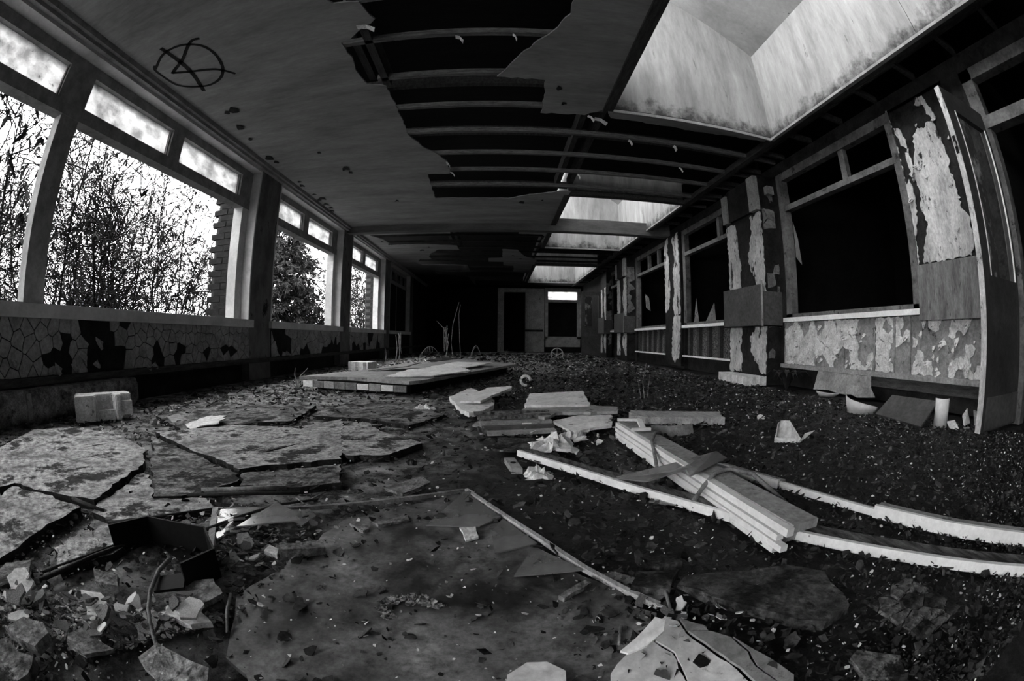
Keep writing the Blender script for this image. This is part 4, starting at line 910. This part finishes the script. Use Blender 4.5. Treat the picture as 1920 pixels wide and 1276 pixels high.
# foreground sheets
def cracks_sheet():
    o = tag(empty('pale_sheet', (.29, .46, 0)), 'large pale cracked sheet at the bottom edge, right of centre', 'sheet')
    f = lambda P: [(a - .29, b - .46) for a, b in P]
    parts = [([(.15, .42), (.16, .475), (.205, .535), (.245, .54), (.265, .50), (.262, .44), (.258, .38), (.20, .36)], 0),
             ([(.249, .541), (.270, .565), (.288, .60), (.305, .585), (.305, .545), (.325, .48), (.345, .42), (.355, .34), (.30, .33), (.263, .375), (.267, .44), (.270, .50)], .001),
             ([(.309, .545), (.345, .53), (.37, .50), (.378, .45), (.372, .41), (.385, .36), (.36, .33), (.35, .42), (.33, .48)], .006),
             ([(.375, .50), (.392, .45), (.412, .39), (.418, .36), (.40, .33), (.389, .355), (.377, .41), (.383, .45)], .005),
             ([(.31, .59), (.34, .555), (.343, .535), (.31, .55)], .004)]
    for P, z in parts:
        slab('sheet_piece', 'board' if z < .004 else 'greyboard', f(P), .004 + z, .005, None, None, .002, .02, parent=o)
    slab('curled_flap', 'board', f([(.18, .51), (.21, .53), (.25, .565), (.262, .55), (.252, .525), (.22, .505), (.19, .50)]), .022, .004, None, None, .003, .02, parent=o, tilt=(.2, .1))
cracks_sheet()
slab('wet_board', 'darkboard', [(.34, .69), (.37, .72), (.47, .70), (.60, .67), (.66, .60), (.62, .46), (.545, .445), (.50, .48), (.42, .59)], .0, .022, 'large dark wet board in the right foreground, in front of the longest strip', 'board', .006)
slab('wet_board', 'darkboard', [(.25, .71), (.28, .76), (.365, .745), (.32, .675), (.28, .69)], .003, .022, 'small dark board with a broken corner, left of the large wet board', 'board', .006)
slab('wet_board', 'darkboard', [(.28, .775), (.34, .815), (.39, .835), (.385, .775), (.33, .77)], .003, .022, 'triangular dark board behind the small broken one', 'board', .006)
slab('lino_piece', 'concrete2', [(.53, .34), (.555, .35), (.61, .28), (.58, .23), (.52, .28)], 0, .01, 'grey lino offcut at the bottom edge, right of the pale sheet', 'lino', .005)
slab('plaster_slab', 'board', [(.01, .485), (.04, .515), (.07, .515), (.095, .49), (.09, .44), (.01, .44)], 0, .012, 'pale plaster slab cut by the bottom edge, left of the cracked sheet', 'slab', .004)
rr = random.Random(12)
for i, P in enumerate(voronoi(16, .68, .83, .28, .46, .0015, 77)):
    slab('broken_tile', 'concrete2' if i % 3 else 'darkboard', P[1], 0, .008 + .004 * rr.random(), 'broken dark tile in the cracked patch at the lower right', 'tile', .002, .03, group='tiles of the cracked patch', tilt=(rr.uniform(-.06, .06), rr.uniform(-.06, .06)))
# rubble heap, larger pieces of the left foreground
for i, (mt, P, z, th, lab) in enumerate([
    ('plasterchip', [(-.87, .22), (-.93, .24), (-.95, .28), (-.94, .31), (-.88, .30), (-.85, .25)], .012, .022, 'brightest pale plaster lump in the rubble heap at the left edge'),
    ('plasterchip', [(-.78, .38), (-.74, .41), (-.68, .39), (-.66, .35), (-.67, .31), (-.71, .34)], .008, .014, 'pale slab with a white patch in the middle of the rubble heap'),
    ('greychip', [(-.65, .23), (-.67, .25), (-.67, .29), (-.63, .29), (-.59, .30), (-.61, .24)], .012, .008, 'triangular tilted board at the lower end of the rubble heap'),
    ('greychip', [(-.78, .14), (-.78, .20), (-.74, .23), (-.71, .22), (-.70, .17), (-.74, .15)], .010, .022, 'thick grey lump near the lower left corner'),
    ('concrete2', [(-1.04, .25), (-1.06, .29), (-1.01, .36), (-.95, .32), (-.94, .26), (-.96, .2)], .0, .012, 'grey floor slab at the left edge under the pale lump'),
    ('concrete2', [(-.77, .08), (-.76, .13), (-.71, .13), (-.68, .15), (-.66, .11), (-.68, .02)], .0, .02, 'grey slab cut by the lower left corner'),
    ('plasterchip', [(-.58, .45), (-.59, .48), (-.56, .49), (-.52, .50), (-.48, .48), (-.51, .45)], .004, .012, 'pale curved plaster piece below the black tray'),
    ('plasterchip', [(-.53, .79), (-.53, .82), (-.50, .81), (-.49, .78)], .004, .01, 'squarish white chip right of the black tray'),
    ('greychip', [(-.48, .78), (-.44, .84), (-.41, .88), (-.39, .84), (-.44, .79), (-.47, .76)], .004, .02, 'long grey clod right of the squarish white chip'),
    ('greychip', [(-.37, 1.32), (-.27, 1.46), (-.23, 1.41), (-.30, 1.28)], .0, .01, 'grey board with a white scrap behind the fallen frame'),
    ('greychip', [(.11, .71), (.17, .76), (.18, .75), (.12, .70)], .003, .01, 'oblong grey chip near the right bead of the fallen frame'),
    ('greychip', [(-.33, 1.03), (-.25, 1.11), (-.24, 1.08), (-.31, 1.02)], .002, .008, 'oblong grey chip near the top bead of the fallen frame'),
    ('plasterchip', [(-.10, 1.03), (-.06, 1.04), (-.05, .99), (-.08, .97)], .004, .006, 'white flake below the corner glass of the fallen frame'),
    ('greychip', [(-.39, 1.02), (-.34, 1.03), (-.33, 1.00), (-.34, .98)], .002, .008, 'small grey triangle left of the oblong chip'),
    ('concrete', [(-.52, .36), (-.42, .37), (-.40, .31), (-.45, .28), (-.53, .31)], .0, .008, 'pale flat slab at the bottom edge below the bent stick'),
    ('greychip', [(-.62, .57), (-.55, .60), (-.50, .56), (-.53, .51), (-.6, .52)], .002, .012, 'grey slab at the front corner of the black tray'),
    ('greychip', [(-.82, .46), (-.76, .49), (-.73, .46), (-.78, .43)], .006, .014, 'grey chip with nail holes beside the black tray'),
]):
    slab('rubble_piece', mt, P, z, th, lab, 'rubble', .003, .02, tilt=(U(-.15, .15), U(-.15, .15)))
# block and wrapped casing along the left wall
bo = tag(empty('plaster_block', (-2.40, 1.72, 0), math.radians(62)), 'chunky white cast block lying beside the left wall', 'block')
me = prism_mesh('body', [(-.20, -.09), (-.05, -.09), (-.03, -.03), (.09, -.02), (.11, -.09), (.15, -.09), (.155, -.05), (.22, -.05), (.24, .0), (.22, .09), (-.18, .09)], 0, .15, 'plasterchip'); bo2 = add('body', me, bo)
bm = bmesh.new(); bm.from_mesh(me); bmesh.ops.bevel(bm, geom=[e for e in bm.edges if e.calc_face_angle(0) > .8], offset=.006, segments=2, affect='EDGES'); bm.to_mesh(me); bm.free()
MB().box(-.04, .10, -.075, -.02, .0, .06).build('ledge', 'plasterchip', bo); MB().box(.15, .23, -.085, -.045, .03, .11).build('knob_end', 'plasterchip', bo)
casing = tag(empty('pipe_casing', (-A + .06, .6, 0)), 'long low dusty casing against the foot of the left wall', 'casing')
mb = MB(); prof = [(-.14, 0), (.09, 0), (.10, .05), (.10, .15), (.07, .185), (-.14, .19)]
n = 12; k = len(prof)
for i in range(n):
    y = -2.2 + (3.95) * i / (n - 1)
    for a, z in prof: mb.v.append((a + .012 * noise.noise(Vector((a * 5, y * 2, z * 9))), y, z + (.012 * noise.noise(Vector((a, y * 2, z * 4 + 3))) if z > .1 else 0)))
for i in range(n - 1):
    for j in range(k): mb.f.append((i * k + j, i * k + (j + 1) % k, (i + 1) * k + (j + 1) % k, (i + 1) * k + j))
mb.f.append(tuple(range((n - 1) * k, n * k))); mb.f.append(tuple(range(k))[::-1])
mb.build('body', 'greychip', casing, True)
MB().box(.10, .112, -.9, -.86, .02, .17).build('strap', 'greyboard', casing); MB().box(.10, .112, .62, .66, .02, .17).build('strap', 'greyboard', casing)

# things by the right wall
sheet3('grey_panel', 'cover', [(2.47, 2.02, .01), (2.36, 1.50, .01), (2.56, 1.50, .14), (2.62, 1.98, .13)], .01, 'smooth grey panel propped against rubble by the right wall', 'panel')
def shell(nm, c, r, a0, a1, h, mt, label, cat, n=10, taper=1.0, cut=0):
    mb = MB(); ro = []
    for z, s in ((0, taper), (h, 1)):
        ro.append([(math.cos(a0 + (a1 - a0) * i / n) * r * s, math.sin(a0 + (a1 - a0) * i / n) * r * s, z - (cut * (i / n) * (z > 0))) for i in range(n + 1)])
    mb.quadsheet(ro); o = tag(mb.build(nm, mt, None, True, loc=c), label, cat)
    md = o.modifiers.new('thickness', 'SOLIDIFY'); md.thickness = .004
    return o
shell('curved_guard', (2.56, 1.46, 0), .055, math.radians(130), math.radians(290), .17, 'plastic', 'upright white half-round guard standing by the open door', 'guard')
shell('broken_tub', (2.52, 2.22, 0), .14, math.radians(120), math.radians(300), .13, 'plastic', 'broken white plastic tub left of the propped grey panel', 'tub', 12, .85, .09)
shell('broken_bowl', (2.85, 3.0, .005), .13, math.radians(170), math.radians(330), .06, 'plastic', 'curved white rim fragment below the torn lining', 'fragment', 10, .6, .03)
sheet3('card_scrap', 'card', [(2.50, 1.33, .0), (2.58, 1.30, .0), (2.60, 1.36, .045), (2.53, 1.39, .04)], .003, 'white card scrap at the foot of the half-round guard', 'card')
sheet3('card_scrap', 'card', [(2.66, 1.30, .01), (2.80, 1.32, .01), (2.84, 1.38, .09), (2.72, 1.36, .06)], .003, 'torn white paper heap between guard and door', 'card')
sheet3('card_scrap', 'card', [(2.74, 1.25, .01), (2.86, 1.24, .01), (2.90, 1.30, .07), (2.80, 1.30, .09)], .003, 'torn white paper closest to the open door', 'card')
bx_ = tag(empty('folded_card', (1.40, 1.76, 0), math.radians(-28)), 'white folded cardboard standing alone on the dark floor', 'card')
for nm, P in [('back_face', [(-.06, .03, 0), (.05, .03, 0), (.015, .03, .10), (-.035, .03, .10)]), ('left_face', [(-.07, -.03, .0), (-.06, .03, 0), (-.035, .03, .10), (-.055, .0, .09)]), ('front_lip', [(-.07, -.03, 0), (.05, -.035, 0), (.05, -.033, .022), (-.07, -.028, .026)]), ('right_flap', [(.05, .03, 0), (.06, -.045, .0), (.075, -.03, .02), (.015, .03, .10)]), ('tail_flap', [(.06, -.045, .0), (.09, -.01, .012), (.16, .03, .05), (.10, -.0, .04)])]:
    mb = MB(); c = [Vector(p) for p in P]; nn = (c[1] - c[0]).cross(c[2] - c[0]).normalized() * .003
    mb.v = [tuple(p) for p in c] + [tuple(p + nn) for p in c]; mb.f = [(3, 2, 1, 0), (4, 5, 6, 7)] + [(j, (j + 1) % 4, 4 + (j + 1) % 4, 4 + j) for j in range(4)]
    mb.build(nm, 'card', bx_)
al = tag(empty('alarm_box', (B, 4.12, 2.17)), 'small square junction box high on the side of the boxed pilaster', 'box')
cs = MB().box(-.13, -.03, -.045, .03, 0, .10).build('case', 'greyboard', al); MB().tube([(-.08, -.01, 0), (-.082, -.012, -.05), (-.085, -.01, -.10)], .004, .003, 5).build('wire', 'stick', cs)
# dark leafy plant
pl = tag(empty('potted_weed', (2.9, 3.72, 0)), 'dark broad-leaved plant growing at the foot of the right wall', 'plant')
rr = random.Random(3)
for i in range(14):
    a = i * .9 + rr.random(); L = rr.uniform(.16, .3); mb = MB(); rows = []
    for k in range(5):
        t = k / 4; c = Vector((math.cos(a) * L * t, math.sin(a) * L * t, .22 * math.sin(t * 2.4) * (.6 + .6 * rr.random() * 0 + .3))); wv = .03 * math.sin(min(1, t * .9 + .12) * math.pi); s = Vector((-math.sin(a), math.cos(a), 0)) * wv
        rows.append([tuple(c - s), tuple(c + Vector((0, 0, -.008))), tuple(c + s)])
    mb.quadsheet(rows).build('leaf', 'plant', pl, True)
# wheel in the distance
wh = tag(empty('wheel', (1.45, 11.1, 0), .1), 'pale spoked wheel half sunk in litter far down the hall', 'wheel')
mb = MB(); pts = [(math.cos(a) * .155, 0, .11 + math.sin(a) * .155) for a in [-.6 + i * (math.pi + 1.2) / 20 for i in range(21)]]
mb.tube(pts, .012, .012, 6).build('rim', 'plastic', wh, True); hb = MB().tube([(0, -.03, .07), (0, .03, .07)], .035, .035, 10).build('hub', 'plastic', wh, True)
MB().tube([(0, -.034, .07), (0, -.036, .07)], .018, .018, 10).build('hub_hole', 'black', hb)
for a in (.4, 1.57, 2.7): MB().tube([(0, 0, .07), (math.cos(a) * .15, 0, .11 + math.sin(a) * .15)], .006, .006, 5).build('spoke', 'plastic', wh)
tag(MB().tube([(math.cos(a) * .05, 0, .05 + math.sin(a) * .05) for a in [i * .5 for i in range(11)]], .016, .016, 6).build('pipe_bend', 'plasterchip', None, True, loc=(.27, 4.55, .012)), 'pale curled pipe bend at the right corner of the low platform', 'pipe')
# weeds
def weed(x, y, stems, label, seed, name='dry_weed'):
    rr = random.Random(seed); mb = MB()
    for pts, r in stems:
        mb.tube(pts, r, r * .5, 4)
    return tag(mb.build(name, 'weed', None, loc=(x, y, 0)), label, 'weed')
def arc(w_, h, n=10, lean=0): return [(-w_ / 2 + w_ * i / n, lean * i / n, h * math.sin(math.pi * i / n)) for i in range(n + 1)]
def hang(w_, h, rr, m_=9): 
    out = []
    for i in range(m_):
        t = rr.uniform(.05, .6); x = -w_ / 2 + w_ * t; z = h * math.sin(math.pi * t); L = rr.uniform(.06, .22) * h * 2; out.append(([(x, 0, z), (x + .01, .01, z - L * .6), (x + .005, 0, max(.01, z - L))], .004))
    return out
rr = random.Random(5)
weed(-1.32, 8.3, [(arc(.55, .34), .006)] + hang(.55, .34, rr, 12), 'dry weed bent into a wide hoop behind the low platform', 1)
weed(-.55, 10.2, [(arc(.3, .33), .006), (arc(.26, .3, lean=.1), .004)], 'dry weed bent into a narrow hoop farther back', 2)
weed(-.86, 9.2, [([(-.1, 0, 0), (-.16, 0, .4), (-.12, 0, .8), (0, 0, 1.25)], .006), ([(.05, 0, 0), (.02, 0, .5), (0, 0, 1.0), (.03, 0, 1.2)], .005)], 'tallest pair of dry stems in front of the black far wall', 3)
weed(-1.9, 7.9, [([(0, 0, 0), (.03, 0, .3), (.0, 0, .55)], .012), ([(.05, 0, 0), (.09, 0, .3), (.1, .0, .6)], .010), ([(-.2, 0, 0), (-.18, 0, .2), (-.2, 0, .3)], .006)] + [([(.05 + .05 * rr.random(), 0, .3 + .3 * rr.random()), (.06 + .05 * rr.random(), .02, .2 + .1 * rr.random())], .008) for _ in range(14)], 'shaggy dead stalks by the left wall behind the platform', 4)
weed(-1.35, 9.0, [([(.25, 0, .12), (.3, 0, .4), (.2, 0, .7), (.05, 0, .85)], .007)] + [([(.2 + .1 * rr.random(), 0, .4 + .35 * rr.random()), (.2 + .12 * rr.random(), 0, .2 + .2 * rr.random())], .007) for _ in range(10)], 'drooping shaggy stalk above the hoop weed', 5)
weed(.1, 8.2, [([(0, 0, 0), (.02, 0, .12), (-.01, 0, .26)], .006), ([(.1, 0, 0), (.12, 0, .15)], .005), ([(-.07, 0, 0), (-.1, 0, .12)], .005), ([(0, 0, .2), (.05, 0, .3)], .004)], 'small upright weed beyond the board pile', 6)
weed(.05, 14, [([(0, 0, 0), (-.03, 0, .2), (.04, 0, .42)], .012), ([(.02, 0, .2), (.07, 0, .35)], .008)], 'weed growing in front of the far doorway', 7)
weed(1.22, 3.55, [([(0, 0, 0), (-.02, 0, .15), (.01, 0, .3)], .004), ([(.03, 0, 0), (.05, .02, .2)], .003), ([(-.03, 0, 0), (-.06, .02, .16)], .003)], 'thin dark twiggy weed behind the rotten timber board', 8)
weed(-1.95, 3.9, [([(0, 0, 0), (.03, 0, .12), (.12, 0, .2)], .006), ([(0, 0, 0), (-.03, 0, .15), (-.02, 0, .2)], .006), ([(0, 0, 0), (.08, 0, .07), (.16, 0, .09)], .006), ([(0, 0, 0), (-.08, 0, .06)], .005)], 'low dry tuft at the left corner of the platform', 9)
slab('rubble_piece', 'plasterchip', [(-2.3, 6.4), (-1.95, 6.3), (-1.9, 6.6), (-2.2, 6.7)], 0, .13, 'white broken block by the left wall behind the platform', 'rubble', .02)
slab('card_scrap', 'card', [(-1.75, 1.9), (-1.62, 1.82), (-1.5, 1.95), (-1.55, 2.1), (-1.7, 2.08)], .004, .006, 'crumpled white paper right of the cast block', 'paper', .02, .03, tilt=(.08, .1))
slab('card_scrap', 'greyboard', [(-1.95, 1.95), (-1.82, 1.9), (-1.8, 2.0), (-1.92, 2.05)], .004, .006, 'grey paper scrap between the cast block and the crumpled paper', 'paper', .015, .03, tilt=(-.1, .1))

# ================================================================== CHIPS AND LITTER
CHIPS = []
rr = random.Random(77)
for i in range(14):
    n = rr.randint(6, 10); P = []
    for k in range(n):
        a = 2 * math.pi * (k + rr.uniform(-.3, .3)) / n; r = rr.uniform(.6, 1.15); P.append((math.cos(a) * r, math.sin(a) * r * rr.uniform(.45, .95)))
    CHIPS.append((P, rr.uniform(.08, .24)))
CM = {}
for mt in ('plasterchip', 'greychip', 'darkchip'):
    CM[mt] = [prism_mesh('chip', P, 0, th, mt, hfun=lambda x, y: .25 * x * x * .5) for P, th in CHIPS]
def chips(nm, n, fn, s0, s1, mts, label, group, zmax=.03, seed=1):
    rr = random.Random(seed)
    TONE = {'plasterchip': 'pale', 'greychip': 'grey', 'darkchip': 'black'}
    for i in range(n):
        x, y = fn(rr); s = s0 * (s1 / s0) ** (rr.random() ** 1.6)
        mt_ = rr.choice(mts)
        o = add(nm, rr.choice(CM[mt_]), None, (x, y, rr.uniform(.001, zmax)), (rr.gauss(0, .35), rr.gauss(0, .35), rr.uniform(0, 6.28)), (s, s, s))
        tag(o, TONE[mt_] + ' ' + label, 'rubble', TONE[mt_] + ' ' + group)
def g(cx, cy, sx, sy): return lambda r: (r.gauss(cx, sx), r.gauss(cy, sy))
def inr(x0, x1, y0, y1): return lambda r: (r.uniform(x0, x1), r.uniform(y0, y1))
chips('plaster_chip', 95, lambda r: ((lambda t, o_: (-.98 + .42 * t + o_ * .6, .18 + .24 * t + o_))(r.random(), r.gauss(0, .075))), .010, .042, ['plasterchip', 'greychip', 'greychip'], 'plaster chip in the rubble heap of the left foreground', 'chips of the rubble heap', .04, 2)
chips('plaster_chip', 40, g(-.68, .86, .07, .06), .010, .034, ['plasterchip', 'plasterchip', 'greychip'], 'plaster chip between the black tray and the fallen glass', 'chips behind the tray', .02, 3)
chips('plaster_chip', 30, g(-.52, .78, .1, .12), .008, .022, ['plasterchip', 'greychip', 'darkchip'], 'small chip on the floor right of the black tray', 'chips right of the tray', .012, 4)
chips('plaster_chip', 40, inr(1.1, 2.9, .9, 3.6), .012, .045, ['greychip', 'greychip', 'plasterchip', 'darkchip'], 'chip scattered on the dark floor before the right wall', 'chips on the dark floor', .008, 5)
chips('plaster_chip', 40, g(.38, 2.15, .14, .14), .010, .04, ['plasterchip', 'greychip'], 'crumbled chip in the litter at the front of the board pile', 'chips round the pile', .02, 6)
chips('plaster_chip', 35, inr(-2.6, -1.2, 1.9, 4.0), .015, .06, ['plasterchip', 'greychip', 'darkchip'], 'chip in the litter along the left wall', 'chips along the left wall', .012, 7)
chips('plaster_chip', 20, g(.34, .60, .05, .04), .008, .02, ['plasterchip', 'greychip'], 'chip between the pale cracked sheet and the dark wet board', 'chips round the pale sheet', .012, 8)
# uncountable fine litter
def litter(n, seed, fn, sz, mt, nm):
    rr = random.Random(seed); mb = MB()
    for i in range(n):
        x, y = fn(rr)
        if not (-A + .02 < x < B - .34 and -.3 < y < YB - .1): continue
        if mt == 'darkchip' and -.45 < x < .16 and .32 < y < 1.1 and rr.random() < .85: continue
        s = sz(rr, y); P, th = rr.choice(CHIPS); a = rr.uniform(0, 6.28); ca, sa = math.cos(a), math.sin(a); z = rr.uniform(0, .006) + s * .1
        tx, ty = rr.gauss(0, .3), rr.gauss(0, .3); b = len(mb.v); m_ = len(P)
        for h in (0, th * s):
            for px, py in P:
                ux, uy = px * s, py * s; mb.v.append((x + ux * ca - uy * sa, y + ux * sa + uy * ca, max(-.004, z + h + ux * tx + uy * ty)))
        mb.f.append(tuple(b + m_ + k for k in range(m_)))
        for k in range(m_): mb.f.append((b + k, b + (k + 1) % m_, b + m_ + (k + 1) % m_, b + m_ + k))
    o = mb.build(nm, mt); return o
def ydist(r, y0, y1): return y0 * (y1 / y0) ** r.random()
sz = lambda r, y: (.0018 + .0042 * r.random() ** 3) * (1 + .5 * max(0, y))
szb = lambda r, y: (.003 + .013 * r.random() ** 3) * (1 + .45 * max(0, y))
tag(litter(5200, 31, lambda r: (r.uniform(-2.7, 3.0), ydist(r, .12, 15.0)), sz, 'plasterchip', 'pale_litter'), 'tiny pale crumbs strewn all over the floor', 'litter', kind='stuff')
tag(litter(7500, 32, lambda r: (r.uniform(-2.7, 3.0), ydist(r, .12, 5.5) if r.random() < .9 else ydist(r, 5, 14)), szb, 'darkchip', 'dark_litter'), 'dark leaf litter and crumbs strewn over the floor', 'litter', kind='stuff')
tag(litter(4600, 33, lambda r: (r.uniform(-2.7, 3.0), ydist(r, .12, 6) if r.random() < .92 else ydist(r, 5, 14)), szb, 'dimchip', 'grey_litter'), 'grey crumbs and flakes strewn over the floor', 'litter', kind='stuff')

def crescent(r):
    a = r.uniform(.3, 4.1); q = .05 + r.gauss(0, .009); return (-.16 + math.cos(a) * q, .665 + math.sin(a) * q * .8)
tag(litter(420, 41, crescent, lambda r, y: .002 + .006 * r.random() ** 2, 'greychip', 'dirt_clod'), 'crescent of crumbled dirt on the lino in the foreground', 'clod', kind='stuff')
def heap(r):
    t = r.random(); o_ = r.gauss(0, .08); return (-.98 + .44 * t + o_ * .6, .16 + .26 * t + o_)
tag(litter(1500, 42, heap, lambda r, y: .003 + .011 * r.random() ** 2, 'greychip', 'heap_litter'), 'grey crumbs filling the rubble heap of the left foreground', 'litter', kind='stuff')
tag(litter(600, 43, heap, lambda r, y: .003 + .008 * r.random() ** 2, 'plasterchip', 'heap_litter'), 'pale crumbs filling the rubble heap of the left foreground', 'litter', kind='stuff')
tag(litter(500, 44, lambda r: (r.gauss(-.63, .1), r.gauss(.84, .09)), lambda r, y: .003 + .009 * r.random() ** 2, 'greychip', 'tray_litter'), 'crumbs behind the black tray', 'litter', kind='stuff')

def flake_dust(n, seed, fn, sz, mt, nm, label):
    """very fine flat flakes: single bent quads, far too many to count"""
    rr = random.Random(seed); mb = MB()
    for i in range(n):
        x, y = fn(rr)
        if not (-A + .02 < x < B - .34 and -.3 < y < YB - .1): continue
        if mt != 'plasterchip' and -.45 < x < .16 and .32 < y < 1.1 and rr.random() < .8: continue
        s_ = sz(rr, y); a = rr.uniform(0, 6.28); c, d = math.cos(a) * s_, math.sin(a) * s_; k = rr.uniform(.3, .9); z = rr.uniform(.0005, .008); t1, t2 = rr.gauss(0, .5) * s_, rr.gauss(0, .5) * s_
        b = len(mb.v)
        mb.v += [(x - c, y - d, max(.0005, z - t1)), (x + d * k, y - c * k, max(.0005, z - t2)), (x + c * rr.uniform(.6, 1.2), y + d, max(.0005, z + t1)), (x - d * k * rr.uniform(.5, 1), y + c * k, max(.0005, z + t2))]
        mb.f.append((b, b + 1, b + 2, b + 3))
    return tag(mb.build(nm, mt), label, 'litter', kind='stuff')
fsz = lambda r, y: (.0025 + .009 * r.random() ** 2) * (1 + .35 * max(0, y))
xd = lambda r: r.uniform(-2.7, 3.0) if r.random() < .4 else r.uniform(.1, 3.0)
flake_dust(24000, 51, lambda r: (xd(r), ydist(r, .1, 5.5) if r.random() < .93 else ydist(r, 5, 14)), fsz, 'darkchip', 'dark_flakes', 'black rotted leaf flakes carpeting the floor')
flake_dust(11000, 52, lambda r: (xd(r), ydist(r, .1, 6) if r.random() < .93 else ydist(r, 5, 14)), fsz, 'dimchip', 'grey_flakes', 'grey paint flakes sprinkled over the floor')
flake_dust(5000, 53, lambda r: (xd(r), ydist(r, .1, 15)), lambda r, y: (.0015 + .004 * r.random() ** 3) * (1 + .5 * max(0, y)), 'plasterchip', 'white_flakes', 'white paint specks sprinkled over the floor')
